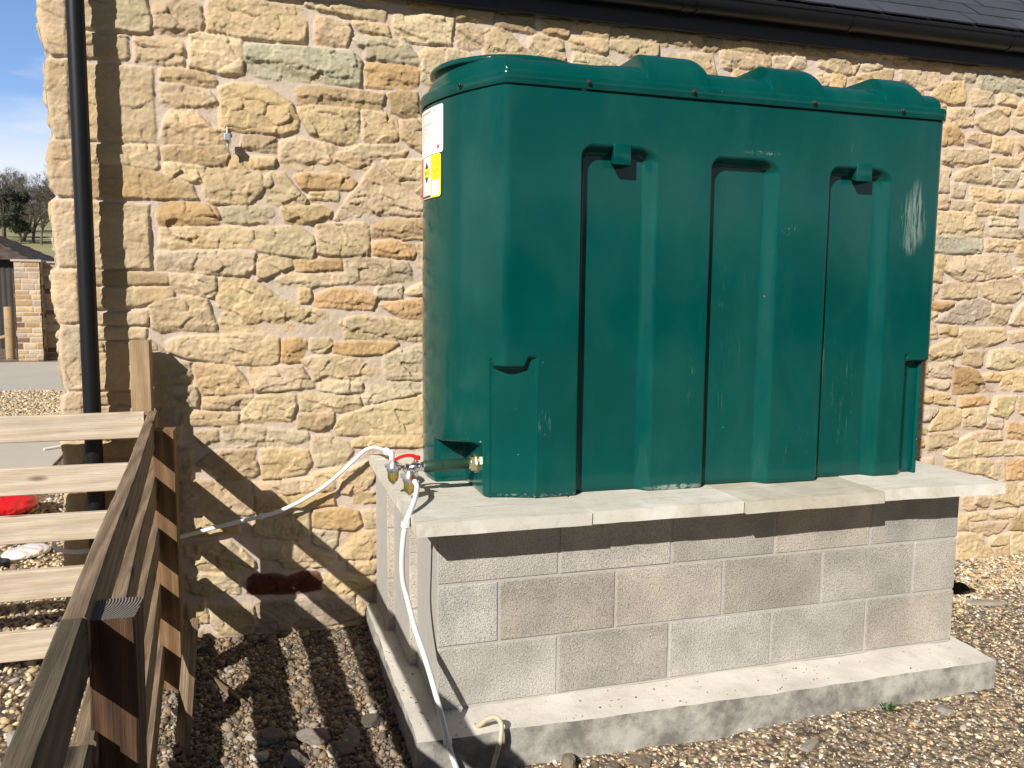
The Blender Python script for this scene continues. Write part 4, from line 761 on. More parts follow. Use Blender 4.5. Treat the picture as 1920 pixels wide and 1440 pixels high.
# ------------------------------------------------------------------ fences
def board(name, p0, p1, w, t, mat, parent, up=(0, 0, 1), seed=0, bev=.003, amp=.0012, nseg=None, endmat=None):
    """a sawn board from p0 to p1 (centre line); w is its height along up, t its thickness"""
    p0 = Vector(p0); p1 = Vector(p1); L = (p1-p0).length; ex = (p1-p0).normalized(); ez = Vector(up); ez = (ez-ex*ez.dot(ex)).normalized(); ey = ez.cross(ex)
    n = nseg or max(4, int(L/.03)); prof = []
    k = 5
    for (sy, sz, dy, dz) in ((-1, -1, 0, 1), (-1, 1, 1, 0), (1, 1, 0, -1), (1, -1, -1, 0)):
        prof.append((sy*t/2+(bev if dy == 0 and False else 0), sz*w/2))
    ring = []
    for i in range(4):
        a = Vector(prof[i]); b = Vector(prof[(i+1) % 4]); d = (b-a); l = d.length; d = d/l
        m = max(2, int((l-2*bev)/.02)+1)
        for j in range(m+1): ring.append(a + d*(bev + (l-2*bev)*j/m))
    nr = len(ring); V = []
    for i in range(n+1):
        x = -L/2 + L*i/n; xe = x; s = 1.0
        for r_ in ring: V.append((xe, r_.x*s, r_.y*s))
    V = np.array(V); F = []
    V[:, 1] += amp*fbm(V[:, 0]*12+seed*3, V[:, 1]*30, V[:, 2]*30, seed=seed); V[:, 2] += amp*fbm(V[:, 0]*9+seed*5, V[:, 1]*30, V[:, 2]*30, seed=seed+1)
    V[:, 1] += .004*fbm(V[:, 0]*1.3, V[:, 0]*0+seed, 0*V[:, 0], seed=seed+7, octv=1); V[:, 2] += .003*fbm(V[:, 0]*1.1, V[:, 0]*0+seed, 0*V[:, 0], seed=seed+8, octv=1)
    e0 = V[:, 0] < -L/2+1e-5; V[e0, 0] += .002*fbm(V[e0, 1]*60, V[e0, 2]*60, seed=seed); e1 = V[:, 0] > L/2-1e-5; V[e1, 0] += .002*fbm(V[e1, 1]*60, V[e1, 2]*60, seed=seed+2)
    for i in range(n):
        for j in range(nr): F.append((i*nr+j, (i+1)*nr+j, (i+1)*nr+(j+1) % nr, i*nr+(j+1) % nr))
    F.append(tuple(range(nr))); F.append(tuple(range(n*nr, (n+1)*nr))[::-1])
    bm = bmesh.new(); vs = [bm.verts.new(v) for v in V]
    for f in F: bm.faces.new([vs[i] for i in f])
    bmesh.ops.recalc_face_normals(bm, faces=bm.faces); me = bpy.data.meshes.new(name); bm.to_mesh(me); bm.free(); me.materials.append(mat)
    if endmat:
        me.materials.append(endmat)
        for p_ in me.polygons:
            if abs(p_.normal.x) > .8: p_.material_index = 1
    o = bpy.data.objects.new(name, me); COL.objects.link(o)
    mw = Matrix((ex, ey, ez)).transposed().to_4x4(); mw.translation = (p0+p1)/2
    if parent is not None: attach(o, parent)
    o.matrix_basis = mw
    sharpen(o, 30); return o
fa = empty('post_and_rail_fence', (-.95, .2, -.14), 'weathered wooden post and rail fence running from the wall corner towards the camera', 'fence')
RZ = [(.962, .860), (.757, .652), (.558, .452), (.335, .222), (.085, -.030)]
for i, (zt, zb) in enumerate(RZ):
    # long rails: from the wall corner past the camera's left side, in two lengths where the photo shows the joint
    x0a, x0b = -1.003, -.862     # centre line x at y=1.00 and y=-1.36
    board('rail', (x0a+.004*i, 1.005-.01*i, (zt+zb)/2+.002), (x0b, -1.34, (zt+zb)/2-.020), zt-zb, .037, M['old_wood'], fa, seed=10+i, bev=.004, amp=.002)
    board('rail', (x0b, -1.345, (zt+zb)/2-.020), (-.800, -2.45, (zt+zb)/2-.02), zt-zb, .037, M['shaded_moss_wood'], fa, seed=30+i, bev=.004, amp=.002)
board('post', (-.930, .702, -.42), (-.930, .702, .930), .094, .080, M['post_wood'], fa, up=(0, 1, 0), seed=51, bev=.003)
board('post', (-.818, -1.258, -.42), (-.818, -1.258, .925), .100, .072, M['shaded_post'], fa, up=(0, 1, 0), seed=52, bev=.003, amp=.003, endmat=M['end_grain'])
board('post', (-.832, -1.135, -.42), (-.832, -1.135, .56), .09, .062, M['shaded_post'], fa, up=(0, 1, 0), seed=53, bev=.004)
fb = empty('post_and_rail_fence', (-2.2, .93, -.12), 'pale new wooden rails crossing in front of the building corner and its black downpipe', 'fence')
for i, (zt, zb) in enumerate(((.966, .861), (.752, .642), (.560, .449), (.335, .213), (.078, -.041))):
    board('rail', (-1.030+.012*(i % 2), .955, (zt+zb)/2+.002), (-3.6, .975, (zt+zb)/2-.004), zt-zb, .036, M['new_wood'], fb, seed=70+i, bev=.003)
board('post', (-1.043, 1.030, -.42), (-1.043, 1.030, 1.258), .085, .078, M['post_pale'], fb, up=(0, 1, 0), seed=81, bev=.003)
board('post', (-3.45, 1.030, -.42), (-3.45, 1.030, 1.0), .085, .078, M['post_pale'], fb, up=(0, 1, 0), seed=82, bev=.003)
def nail(p, nrm, parent):
    return mk('nail', *lathe_data(p, nrm, [(0, .0042), (.0012, .0042), (.0020, .0030)], 8), M['galv'], parent)
for (zt, zb) in ((.966, .861), (.752, .642), (.560, .449), (.335, .213)):
    for dz in (.025, -.025): nail((-1.055+.01*(dz > 0), .9365, (zt+zb)/2+dz), (0, -1, 0), fb)
lb = board('leaning_board', (-.836, .52, .215), (-.862, .10, -.235), .085, .024, M['old_wood'], None, up=(0, 1, .9), seed=91, bev=.002); tag(lb, 'short board end slanting into the gravel beside the far fence post', 'board')

# ------------------------------------------------------------------ gravel
t_ = (1+5**.5)/2
ICO = np.array([(-1, t_, 0), (1, t_, 0), (-1, -t_, 0), (1, -t_, 0), (0, -1, t_), (0, 1, t_), (0, -1, -t_), (0, 1, -t_), (t_, 0, -1), (t_, 0, 1), (-t_, 0, -1), (-t_, 0, 1)])/math.hypot(1, t_)
ICF = np.array([(0, 11, 5), (0, 5, 1), (0, 1, 7), (0, 7, 10), (0, 10, 11), (1, 5, 9), (5, 11, 4), (11, 10, 2), (10, 7, 6), (7, 1, 8), (3, 9, 4), (3, 4, 2), (3, 2, 6), (3, 6, 8), (3, 8, 9), (4, 9, 5), (2, 4, 11), (6, 2, 10), (8, 6, 7), (9, 8, 1)])
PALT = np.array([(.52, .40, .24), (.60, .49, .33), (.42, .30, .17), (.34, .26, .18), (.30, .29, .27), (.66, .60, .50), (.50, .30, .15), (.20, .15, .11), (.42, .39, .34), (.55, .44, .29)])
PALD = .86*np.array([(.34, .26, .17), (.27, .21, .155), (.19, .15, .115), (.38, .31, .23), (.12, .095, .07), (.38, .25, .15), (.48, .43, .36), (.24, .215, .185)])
def pebbles(x, y, size, flat, pal, wts, sink=.3, seed=0, z=None):
    n = len(x); r = np.random.default_rng(seed); base = ICO[None]*(1+r.uniform(-.42, .30, (n, 12, 1)))
    sc = size[:, None]*np.stack([r.uniform(.75, 1.35, n), r.uniform(.6, 1.0, n), r.uniform(flat*.7, flat*1.5, n)], -1)/2
    b = base*sc[:, None, :]
    th = r.uniform(0, 2*PI, n); tx = r.normal(0, .38, n); ty = r.normal(0, .38, n)
    cx, sx_, cy, sy = np.cos(tx), np.sin(tx), np.cos(ty), np.sin(ty); ct, st = np.cos(th), np.sin(th)
    X, Y, Z = b[..., 0], b[..., 1], b[..., 2]
    Y, Z = Y*cx[:, None]-Z*sx_[:, None], Y*sx_[:, None]+Z*cx[:, None]; X, Z = X*cy[:, None]+Z*sy[:, None], -X*sy[:, None]+Z*cy[:, None]
    X, Y = X*ct[:, None]-Y*st[:, None], X*st[:, None]+Y*ct[:, None]
    zz = gz(x, y) if z is None else z
    zoff = size*flat*(.5-sink)*r.uniform(.2, 1.4, n)
    V = np.stack([X+x[:, None], Y+y[:, None], Z+(zz+zoff)[:, None]], -1).reshape(-1, 3)
    F = (ICF[None]+12*np.arange(n)[:, None, None]).reshape(-1, 3)
    ci = r.choice(len(pal), n, p=np.array(wts)/sum(wts)); c = pal[ci]*r.uniform(.7, 1.25, (n, 1))
    return V, F, np.repeat(c, 12, 0)
def scatter(n, x0, x1, y0, y1, keepfn, seed):
    r = np.random.default_rng(seed); x = r.uniform(x0, x1, n); y = r.uniform(y0, y1, n); k = keepfn(x, y) & ~((x > -.10) & (x < 2.28) & (y > -.18)) & ~((x > -1.36) & (y > 1.12)); return x[k], y[k]
Vs = []; Fs = []; Cs = []; off = 0
def addp(p):
    global off
    Vs.append(p[0]); Fs.append(p[1]+off); Cs.append(p[2]); off += len(p[0])
al = lambda x, y: np.ones(x.shape, bool)
# between fence and plinth (many small chips, some clods)
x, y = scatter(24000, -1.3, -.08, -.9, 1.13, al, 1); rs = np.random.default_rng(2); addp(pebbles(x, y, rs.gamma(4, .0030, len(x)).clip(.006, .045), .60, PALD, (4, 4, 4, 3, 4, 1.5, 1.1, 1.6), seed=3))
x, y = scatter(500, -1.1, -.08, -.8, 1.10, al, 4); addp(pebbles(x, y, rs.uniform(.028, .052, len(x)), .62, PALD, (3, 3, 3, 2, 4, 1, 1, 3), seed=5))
# right-hand side and the front: buff flakes
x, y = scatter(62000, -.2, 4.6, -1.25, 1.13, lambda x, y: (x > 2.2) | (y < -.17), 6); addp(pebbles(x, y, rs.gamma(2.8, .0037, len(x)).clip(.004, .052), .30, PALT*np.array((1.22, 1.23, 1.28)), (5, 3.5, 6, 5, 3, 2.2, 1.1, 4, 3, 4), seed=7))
# patch of clean pale gravel by the wall on the right
x, y = scatter(9000, 2.2, 5.2, .35, 1.14, lambda x, y: y > .45+.25*np.sin(x*2.3), 8); addp(pebbles(x, y, rs.gamma(5, .0042, len(x)).clip(.010, .05), .34, PALT, (6, 7, 3, 1, 1, 5, 2, 1, 1, 5), seed=9, z=gz(x, y)+.006))
# left of the fence, seen between the rails
x, y = scatter(26000, -4.2, -1.0, -.9, 4.6, lambda x, y: ((y < 3.6+.5*np.sin(x*3)) | (x > -2.25+.15*np.sin(y*9))), 10); addp(pebbles(x, y, rs.gamma(6, .0044, len(x)).clip(.012, .055), .5, PALT, (5, 5, 4, 3, 3, 2.5, 1.2, 2, 3, 4), seed=11))
x, y = scatter(9000, -5.4, -2.6, 8.2, 12.6, al, 12); addp(pebbles(x, y, rs.uniform(.03, .07, len(x)), .5, PALT, (6, 6, 4, 2, 1, 3, 1.5, 1.5, 1, 5), seed=13))
# grit kicked up on to the footing
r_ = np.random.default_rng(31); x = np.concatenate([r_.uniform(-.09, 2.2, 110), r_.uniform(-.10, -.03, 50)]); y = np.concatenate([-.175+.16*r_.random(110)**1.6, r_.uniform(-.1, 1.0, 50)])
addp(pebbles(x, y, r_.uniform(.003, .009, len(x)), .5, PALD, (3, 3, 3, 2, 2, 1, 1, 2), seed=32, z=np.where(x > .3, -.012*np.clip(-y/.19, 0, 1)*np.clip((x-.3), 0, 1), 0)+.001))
pb = mk('gravel', np.concatenate(Vs), np.concatenate(Fs), M['pebble'], col=np.concatenate(Cs)); tag(pb, 'loose buff, brown and grey gravel chips lying over the ground', 'gravel', kind='stuff')

def rock(loc, size, col, seed, label, flat=.6, rz=0.0, name='rock', group=None, cat='rock'):
    bm = bmesh.new(); bmesh.ops.create_icosphere(bm, subdivisions=4, radius=1.0); rg = random.Random(seed); pls = [(Vector((rg.gauss(0, 1), rg.gauss(0, 1), rg.gauss(0, 1))).normalized(), rg.uniform(.52, .9)) for _ in range(11)]
    for v in bm.verts:
        d = v.co.normalized(); r_ = 1.0
        for n_, h_ in pls:
            dt = d.dot(n_)
            if dt > .15: r_ = min(r_, h_/dt)
        v.co = d*r_
    Vv = np.array([tuple(v.co) for v in bm.verts]); nn = fbm(Vv[:, 0]*3+seed, Vv[:, 1]*3, Vv[:, 2]*3, seed=seed)*.10 + fbm(Vv[:, 0]*12+seed, Vv[:, 1]*12, Vv[:, 2]*12, seed=seed+1)*.04
    for v, k in zip(bm.verts, nn): v.co *= (1+k); v.co = Vector((v.co.x*size, v.co.y*size*.8, v.co.z*size*flat))
    bmesh.ops.rotate(bm, verts=bm.verts, cent=(0, 0, 0), matrix=Matrix.Rotation(rz, 3, 'Z'))
    o = bm_obj(name, bm, M['pebble'], None, False, np.tile(np.array(col), (len(Vv), 1))); o.location = (loc[0], loc[1], float(gz(loc[0], loc[1]))+loc[2]); tag(o, label, cat, group)
    return o
ROCKS = [((.40, -.235, .018), .036, (.20, .165, .12), 1, 'dark brown rounded clod at the foot of the concrete footing, near the cream hose', .75),
 ((.325, -.262, .010), .026, (.20, .17, .13), 2, 'small brown stone just left of the dark clod by the footing', .7),
 ((.535, -.30, .010), .032, (.17, .14, .105), 3, 'dark brown lump in the gravel at the bottom edge of the photo', .6),
 ((-.42, .150, .016), .048, (.19, .165, .14), 4, 'largest dark stone in the shaded gravel left of the plinth', .62),
 ((-.55, .20, .012), .046, (.16, .14, .12), 5, 'flat dark stone beside the largest one, left of it', .42),
 ((-.285, .115, .012), .040, (.24, .20, .155), 6, 'brown angular stone at the foot of the footing, in the last stripe of sun', .62),
 ((-.49, .02, .012), .038, (.21, .185, .155), 7, 'rough brown stone at the bottom edge below the largest dark one', .7),
 ((-.20, .22, .010), .042, (.10, .085, .07), 8, 'long dark clod tight against the left face of the footing', .45),
 ((-.60, .075, .010), .030, (.42, .40, .36), 9, 'pale flat chip among dark stones near the bottom of the photo', .35),
 ((-.885, .46, .012), .030, (.46, .42, .36), 10, 'pale rounded pebble beside the foot of the far fence post', .7),
 ((-.865, .52, .018), .028, (.38, .36, .31), 11, 'grey oval pebble against the foot of the far fence post', .65),
 ((-.36, .80, .010), .026, (.40, .38, .34), 12, 'grey flat stone in the middle stripe of sun on the gravel', .6),
 ((3.02, .72, .020), .060, (.035, .028, .02), 13, 'black lump of soil behind the right end of the plinth', .6),
 ((1.95, -.27, .002), .030, (.25, .23, .205), 14, 'grey angular stone by the right end of the footing', .5),
 ((.66, -.262, .008), .030, (.16, .13, .10), 19, 'brown clod half buried in the gravel right of the hose', .6),
 ((.205, -.285, .006), .024, (.13, .105, .08), 20, 'small dark clod at the bottom of the hose loop', .7),
 ((-.33, .035, .010), .036, (.17, .14, .11), 21, 'dark jagged clod by the near end of the footing side', .7),
 ((-.62, .22, .008), .024, (.44, .40, .34), 22, 'small pale stone left of the flat dark stone', .5),
 ((-.135, .045, .006), .034, (.12, .10, .08), 23, 'dark clod in the corner below the footing edge', .6),
 ((-1.42, .42, .010), .046, (.30, .285, .26), 16, 'grey stone seen below the lowest pale fence rail', .6),
 ((-1.34, .20, .010), .050, (.36, .34, .30), 17, 'grey rounded stone at the left edge beside the fence', .6),
 ((-1.28, .02, .010), .045, (.52, .46, .38), 18, 'pale stone at the left edge under the fence rail', .6)]
for i, (lc, sz, cl, sd, lab, fl) in enumerate(ROCKS): rock(lc, sz*(1.35 if lc[1] < .3 and lc[0] > -.9 else 1.1), cl, sd, lab, fl, rz=sd*1.3)
def flat_piece(name, c, L, w, th, rz, col, seed, label, cat, tilt=.05):
    rg = random.Random(seed); n = 11; pts = []
    for i in range(n):
        a = 2*PI*i/n + rg.uniform(-.15, .15); k = rg.uniform(.72, 1.08); e = 1/max(abs(math.cos(a)), abs(math.sin(a)))**.55; pts.append((math.cos(a)*L/2*k*e*.85, math.sin(a)*w/2*k*e*.85))
    bm = bmesh.new(); lo = [bm.verts.new((x*1.02, y*1.02, rg.uniform(-.002, .002))) for x, y in pts]; hi = [bm.verts.new((x*rg.uniform(.9, .98), y*rg.uniform(.88, .98), th+rg.uniform(-.25, .25)*th+x*tilt)) for x, y in pts]
    bm.faces.new(lo[::-1]); c0 = bm.verts.new((rg.uniform(-.1, .1)*L, rg.uniform(-.1, .1)*w, th*1.15))
    for i in range(n): bm.faces.new((lo[i], lo[(i+1) % n], hi[(i+1) % n], hi[i])); bm.faces.new((hi[i], hi[(i+1) % n], c0))
    bmesh.ops.rotate(bm, verts=bm.verts, cent=(0, 0, 0), matrix=Matrix.Rotation(rz, 3, 'Z')); nv = len(bm.verts)
    o = bm_obj(name, bm, M['pebble'], None, False, np.tile(np.array(col), (nv, 1))); o.location = (c[0], c[1], float(gz(c[0], c[1]))+c[2]); tag(o, label, cat); return o
flat_piece('slate_piece', (3.02, .56, .004), .27, .085, .012, -.35, (.30, .275, .225), 40, 'long thin slate piece lying on the gravel behind the right end of the plinth', 'slate')
flat_piece('slate_piece', (3.42, .53, .002), .15, .09, .014, .5, (.36, .25, .16), 41, 'flat brown slab of stone lying near the right edge of the photo', 'slate', .08)
flat_piece('slate_piece', (1.28, -.345, .002), .11, .06, .012, .3, (.24, .22, .19), 42, 'flat grey stone chip in the gravel in front of the footing', 'slate', .1)
sk = board('wooden_stick', (-.80, .75, -.105), (-.655, .47, -.11), .030, .012, M['old_wood'], None, seed=95, bev=.002); tag(sk, 'brown stick lying in the shaded gravel left of the plinth', 'stick')
# small weed
V = []; F = []; C = []; rg = random.Random(5)
for k in range(26):
    a = rg.uniform(0, 2*PI); L = rg.uniform(.018, .038); w = L*.38; e = rg.uniform(.3, 1.1); d = Vector((math.cos(a)*math.cos(e), math.sin(a)*math.cos(e), math.sin(e))); s_ = d.cross(Vector((0, 0, 1))).normalized(); b = Vector((1.737+rg.uniform(-.02, .02), -.215+rg.uniform(-.012, .012), float(gz(1.737, -.215))+.004)); o_ = len(V)
    for p in (b, b+d*L*.5+s_*w*.5, b+d*L, b+d*L*.5-s_*w*.5): V.append(tuple(p)); C.append((.035, .085, .02))
    F.append((o_, o_+1, o_+2, o_+3))
o = mk('weed', V, F, M['leaf'], col=np.array(C)); tag(o, 'tiny green weed at the foot of the concrete footing', 'weed')

# ------------------------------------------------------------------ things seen past the corner
o = rough_slab('concrete_pad', [(-5.2, 3.75), (-2.30, 3.75), (-2.45, 7.1), (-5.2, 7.1)], -.20, -.105, M['pad'], None, .006, .12, bev=.01, seed=60); o['kind'] = 'structure'
o = rough_slab('concrete_path', [(-9.0, 12.3), (-3.2, 12.3), (-3.4, 18.4), (-9.0, 18.4)], -.22, -.10, M['pad'], None, .01, .25, bev=.01, seed=61); o['kind'] = 'structure'
# bags
def bag(name, c, L, w, h, rz, mat, seed, label, col=None):
    n, m = 90, 60; u = np.linspace(0, 2*PI, m, endpoint=False); t = np.linspace(-1, 1, n); T, U = np.meshgrid(t, u, indexing='ij')
    prof = (1-np.abs(T)**3.2)**.55; wr = 1 + .16*fbm(T*3.1+seed, np.cos(U)*1.7, np.sin(U)*1.7, seed=seed, octv=4) - .10*np.abs(fbm(T*6+seed, np.cos(U)*3, np.sin(U)*3, seed=seed+5, octv=4))
    X = T*L/2; Y = np.cos(U)*w/2*prof*wr; Z = np.sin(U)*h/2*prof*wr; Z = np.where(Z < 0, Z*.75, Z) + h*.36
    cr, sr = math.cos(rz), math.sin(rz); V = np.stack([c[0]+X*cr-Y*sr, c[1]+X*sr+Y*cr, c[2]+Z], -1).reshape(-1, 3)
    nr, nc = T.shape; F = grid_faces(nr, nc, True)
    o = mk(name, V, F, mat, None, True, col=(col(T, U).reshape(-1, 3) if col else None)); tag(o, label, 'bag'); return o
q = N('glossy_printed_plastic'); q.set('Base Color', q.attr()); q.set('Roughness', .22); q.set('Specular IOR Level', .6); M['poly'] = q.m
def redcol(T, U):
    C = np.empty(T.shape+(3,)); C[:] = (.62, .012, .02); s = np.sin(U)
    tri = (T > -.28) & (T < .30) & (s > .05) & (np.abs(np.cos(U)+.25) < .55*(.30-T)/.58+.08); 
    wht = (vnoise(T*9, U*2.2, seed=4) > .25) & (T < .05) & (U > PI*1.02) & (U < PI*1.55) ; dots = (np.abs(U-PI*1.42) < .06) & (T < .1) & (np.sin(T*60) > .2)
    C[tri | dots] = (.75, .72, .70); return C
def whitecol(T, U):
    C = np.empty(T.shape+(3,)); C[:] = (.72, .70, .68); C[(np.abs(U-PI*1.32) < .10)] = (.62, .03, .16); C[(vnoise(T*8, U*3, seed=9) > .55) & (U < PI)] = (.70, .45, .45); return C
bag('red_bag', (-2.44, 3.76, -.105), .72, .60, .23, .22, M['poly'], 3, 'bright red plastic bag with white print lying on the concrete pad', redcol)
bag('white_packet', (-1.93, 2.78, -.13), .27, .22, .075, .9, M['poly'], 6, 'crumpled white packet with a crimson stripe lying on the gravel', whitecol)
o = tube('pipe_offcut', [(-2.62, 6.42, -.09), (-2.40, 6.62, -.085)], .012, M['white_pvc']); tag(o, 'short white pipe offcut lying on the concrete pad', 'pipe')
o = board('wood_offcut', (-2.30, 4.62, -.085), (-2.06, 4.50, -.09), .05, .04, M['old_wood'], None, seed=97, bev=.004); tag(o, 'brown wood offcut lying beside the red bag', 'wood offcut')
V, F = lathe_data((-2.02, 2.56, -.125), (0, 0, 1), [(0, .03), (0, .052), (.045, .055), (.045, .05), (.01, .045)], 20); o = sharpen(mk('black_cap', V, F, M['black_rubber']), 40); tag(o, 'small black plastic cap lying on the gravel near the white packet', 'cap')
# stone gate pier and garden wall
def pier_block(name, x0, x1, y0, y1, z0, z1, parent, seed):
    def face(ax0, ax1, seedf):
        xs = np.arange(ax0, ax1+.001, .014); zs = np.arange(z0, z1+.001, .014); X, Z = np.meshgrid(xs, zs); rg = random.Random(seedf); st = []; z = z0
        while z < z1:
            h = rg.uniform(.09, .17); x = ax0-rg.uniform(0, .1)
            while x < ax1:
                w = rg.uniform(.16, .42); ck = rg.choices('yodpDkB', (2, 2, 2, 3, 3, 2, 3))[0]; st.append((ck, [(x+.012, z+.012), (x+w-.012, z+.012), (x+w-.012, z+h-.012), (x+.012, z+h-.012)])); x += w
            z += h
        H, C = stone_field(X, Z, st, seed0=seedf, relief=.7); return X, Z, H, C
    Vv, Ff, Cc = [], [], []; off_ = 0
    X, Z, H, C = face(x0, x1, seed); Vv.append(np.stack([X, y0-H, Z], -1).reshape(-1, 3)); Ff.append(grid_faces(*X.shape)); Cc.append(C.reshape(-1, 3)); off_ += X.size
    X, Z, H, C = face(y0, y1, seed+1); Vv.append(np.stack([x1+H, X, Z], -1).reshape(-1, 3)); Ff.append(grid_faces(*X.shape)+off_); Cc.append(C.reshape(-1, 3)); off_ += X.size
    X, Z, H, C = face(y0, y1, seed+2); Vv.append(np.stack([x0-H, X, Z], -1).reshape(-1, 3)); Ff.append(grid_faces(*X.shape)[:, ::-1]+off_); Cc.append(C.reshape(-1, 3))
    return mk(name, np.concatenate(Vv), np.concatenate(Ff), M['stone'], parent, True, np.concatenate(Cc))
gp = empty('gate_pier', (-5.6, 19.3, -.12), 'square stone gate pier built of small buff and brown blocks, past the building corner', 'gate pier')
pier_block('shaft', -5.86, -5.34, 19.02, 19.60, -.2, 2.17, gp, 120)
bm = bmesh.new(); box_bm(bm, (-5.92, 18.97, 2.165), (-5.29, 19.65, 2.215), .01); bm_obj('capstone', bm, M['pad'], gp)
gw = empty('garden_wall', (-4, 19.45, -.12), 'lower stone wall running right from the gate pier behind the building corner', 'wall')
pier_block('masonry', -5.34, -2.0, 19.36, 19.56, -.2, 2.15, gw, 130)
bm = bmesh.new(); box_bm(bm, (-5.33, 19.30, 2.150), (-2.0, 19.62, 2.19), .01); bm_obj('coping', bm, M['pad'], gw)
pp = empty('timber_post', (-6.19, 19.7, -.15), 'round pale wooden post standing left of the stone gate pier', 'post')
sharpen(mk('post', *lathe_data((-6.19, 19.7, -.3), (0, 0, 1), [(0, .10), (1.40, .098), (1.42, .085), (1.425, .01)], 20), M['post_pale'], pp), 50)
sharpen(mk('rail', *lathe_data((-6.26, 19.72, .42), (-1, 0, -.32), [(0, .05), (2.6, .05)], 14), M['post_pale'], pp), 50)
# shed
sh = empty('farm_shed', (-11.5, 27, -.15), 'dark timber shed with a low mossy tiled roof at the left edge', 'shed')
def corr(x0, x1, y, z0, z1):
    n = int((x1-x0)/.025); V = []; F = []
    for i in range(n+1):
        x = x0+(x1-x0)*i/n; d = .022*abs(math.sin(i*.55))
        V += [(x, y-d, z0), (x, y-d, z1)]
    for i in range(n): F.append((i*2, i*2+2, i*2+3, i*2+1))
    return V, F
mk('shed_wall', *join_data([corr(-16, -6.9, 24.0, -.2, 2.38), ([(-6.9, 24, -.2), (-6.9, 30, -.2), (-6.9, 30, 2.38), (-6.9, 24, 2.38)], [(0, 1, 2, 3)])]), plain('dark_timber_cladding', (.055, .046, .040), .9, var=.35, sc=3), sh)
def shed_roof():
    V = []; F = []; C = []; rg = random.Random(8)
    # hipped: ridge to the left, hip falling to the right-hand eave corner
    e0 = Vector((-16.0, 23.75, 2.36)); e1 = Vector((-6.6, 23.75, 2.36)); r0 = Vector((-16.0, 27.0, 3.95)); r1 = Vector((-9.8, 27.0, 3.95)); e2 = Vector((-6.6, 30.2, 2.36))
    def patch(a, b, c, d, n, m):
        o = len(V)
        for j in range(m+1):
            for i in range(n+1):
                u, v = i/n, j/m; p = (a*(1-u)+b*u)*(1-v)+(d*(1-u)+c*u)*v; V.append((p.x, p.y, p.z+.03*((j % 2))+rg.uniform(-.012, .012))); k = rg.uniform(.6, 1.5); C.append((.075*k, .055*k, .045*k))
        for j in range(m):
            for i in range(n): q0 = o+j*(n+1)+i; F.append((q0, q0+1, q0+n+2, q0+n+1))
    patch(e0, e1, r1, r0, 60, 24); patch(e1, e2, r1+Vector((0, .01, 0)), r1, 40, 24)
    mk('roof', V, F, M['pebble'], sh, col=np.array(C))
shed_roof()

# ------------------------------------------------------------------ trees
def added_woodland():  # unseen tree belt, added to darken the tank's reflections and the sky fill
    rg = np.random.default_rng(77); n = 26000; x = rg.uniform(-60, 60, n); hgt = 4.2+1.6*fbm(x*.14, x*0+2, seed=3, octv=3)+.8*vnoise(x*.7, x*0, seed=4); z = rg.random(n)**.8*hgt; y = -27+rg.normal(0, 1.3, n)
    a = rg.normal(0, 1, (n, 3)); a /= np.linalg.norm(a, axis=1)[:, None]; b = rg.normal(0, 1, (n, 3)); b -= (a*b).sum(1)[:, None]*a; b /= np.linalg.norm(b, axis=1)[:, None]; p = np.stack([x, y, z-.2], -1); sz = rg.uniform(.35, .7, (n, 1))
    V = np.stack([p-a*sz, p+b*sz*.8, p+a*sz], 1).reshape(-1, 3); c = np.array((.045, .050, .026))*rg.uniform(.5, 1.4, (n, 1))
    o = mk('added_woodland', V, np.arange(3*n).reshape(-1, 3), M['leaf'], col=np.repeat(c, 3, 0)); tag(o, 'unseen trees added behind the camera to darken reflections and ambient light', 'added_woodland', kind='stuff')
added_woodland()
def bare_tree(x, y, h, seed, label, spread=.5, lean=0.0):
    rg = random.Random(seed); z0 = hill_z(x, y)-.2; t = empty('bare_tree', (x, y, z0), label, 'tree', 'bare winter trees on the hillside')
    Vt, Ft, Vc, Fc = [], [], [], []
    def limb(p, d, L, r_, lvl):
        n = 4; pts = [p]; dd = d.copy()
        for i in range(n):
            dd = (dd + Vector((rg.gauss(0, .16), rg.gauss(0, .16), rg.gauss(.05, .08)))).normalized(); pts.append(pts[-1]+dd*L/n)
        v, f = tube_data(pts, [r_*(1-.55*i/n) for i in range(n+1)], 6 if lvl == 0 else (4 if lvl < 3 else 3), False)
        Vx, Fx = (Vt, Ft) if lvl == 0 else (Vc, Fc); o = len(Vx); Vx.extend(v); Fx.extend([tuple(i+o for i in q_) for q_ in f])
        if lvl >= 5: return
        k = (6, 5, 5, 4, 4)[lvl]
        for i in range(k):
            s = rg.uniform(.35, 1.0); ii = min(n-1, int(s*n)); b = pts[ii].lerp(pts[ii+1], s*n-ii) if ii < n else pts[-1]
            ang = rg.uniform(.35, .95)*(1 if lvl else spread*1.6); a = rg.uniform(0, 2*PI); o1 = dd.orthogonal().normalized(); o2 = dd.cross(o1)
            nd = (dd*math.cos(ang)+(o1*math.cos(a)+o2*math.sin(a))*math.sin(ang)).normalized(); limb(b, nd, L*rg.uniform(.48, .72), max(.012, r_*.45), lvl+1)
    limb(Vector((x, y, z0)), Vector((lean, 0, 1)).normalized(), h*.42, h*.020, 0)
    mk('trunk', Vt, Ft, M['bark'], t); mk('crown', Vc, Fc, M['bark'], t)
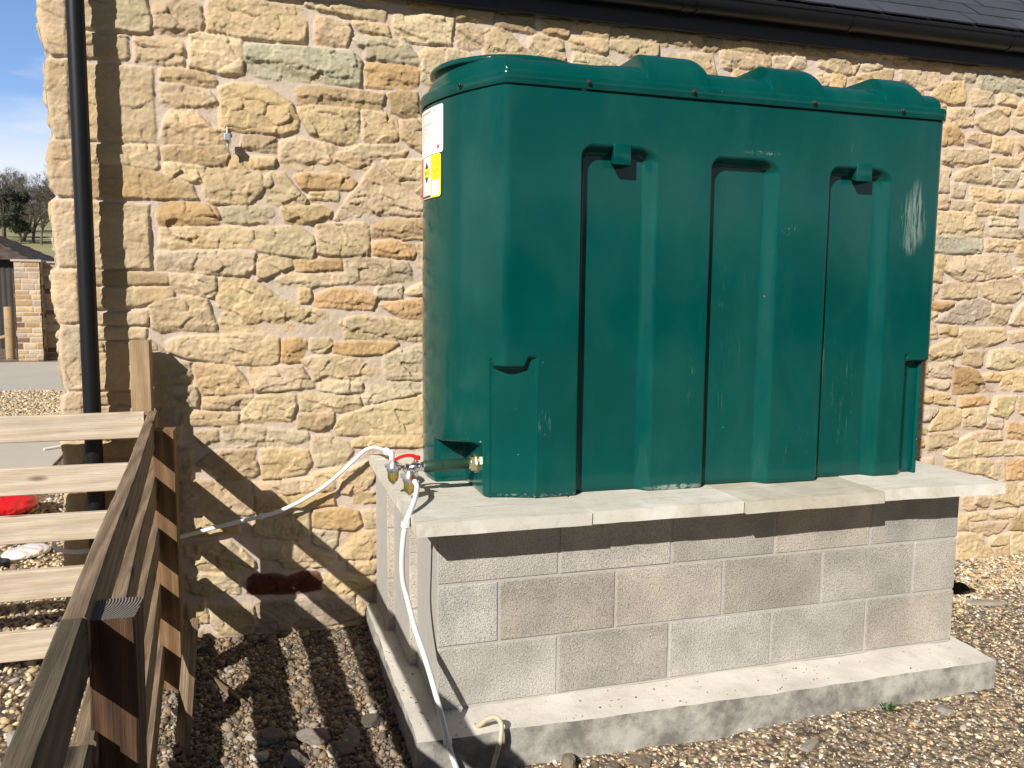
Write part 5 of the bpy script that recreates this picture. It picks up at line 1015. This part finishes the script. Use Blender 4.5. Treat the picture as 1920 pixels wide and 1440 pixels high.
def leafy_tree(x, y, h, w, seed, label):
    rg = np.random.default_rng(seed); z0 = hill_z(x, y)-.2; t = empty('evergreen_tree', (x, y, z0), label, 'tree')
    n = 26; cl = np.column_stack([x+rg.normal(0, w*.22, n), y+rg.normal(0, w*.22, n), z0+h*(.22+.72*rg.random(n)**.9)]); fr = 1-np.abs((cl[:, 2]-z0)/h-.45)
    cl[:, 0] = x+(cl[:, 0]-x)*fr*1.5; rad = rg.uniform(.10, .2, n)*w
    Vv = []; Cc = []
    for i in range(n):
        k = 520; d = rg.normal(0, 1, (k, 3)); d /= np.linalg.norm(d, axis=1)[:, None]; p = cl[i]+d*rad[i]*rg.uniform(.5, 1.12, (k, 1)); s = .055*(w/4)+.05
        a = rg.normal(0, 1, (k, 3)); a /= np.linalg.norm(a, axis=1)[:, None]; b = np.cross(a, d); b /= np.linalg.norm(b, axis=1)[:, None]
        Vv.append(np.stack([p-a*s, p+b*s*.7, p+a*s], 1).reshape(-1, 3)); c = np.array((.030, .040, .020))*rg.uniform(.6, 1.5)*rg.uniform(.7, 1.3, (k, 1)); Cc.append(np.repeat(c, 3, 0))
    V = np.concatenate(Vv); mk('crown', V, np.arange(len(V)).reshape(-1, 3), M['leaf'], t, col=np.concatenate(Cc))
    v, f = tube_data([(x, y, z0), (x+.1, y, z0+h*.4), (x, y, z0+h*.8)], [h*.025, h*.02, h*.008], 7); mk('trunk', v, f, M['bark'], t)
for k_, (xx, yy, hh) in enumerate(((-29.5, 118, 9.5), (-31.5, 121, 10.0), (-33.5, 119, 9.0), (-27.4, 117, 9.0))):
    bare_tree(xx, yy, hh, 20+k_, ('bare tree farthest back behind the dark evergreen', 'tall bare tree in the back row at the left edge', 'bare tree in the back row beyond the left edge', 'bare tree in the back row close to the building corner')[k_])
bare_tree(-24.6, 92, 9.2, 1, 'bare winter tree at the far left edge of the photo')
bare_tree(-23.6, 96, 9.6, 2, 'bare winter tree rising just above the dark evergreen')
bare_tree(-22.2, 94, 8.2, 3, 'bare winter tree right of the dark evergreen')
bare_tree(-20.6, 90, 6.4, 4, 'low bare tree nearest the stone building corner')
bare_tree(-26.4, 95, 9.0, 5, 'bare winter tree just outside the left edge')
bare_tree(-20.2, 97, 8.6, 6, 'bare winter tree mostly hidden by the building corner')
leafy_tree(-22.9, 92, 5.4, 3.6, 7, 'dense dark evergreen tree on the hillside between bare trees')
leafy_tree(-27.2, 104, 5.0, 5.0, 8, 'low dark evergreen at the far left behind the bare trees')
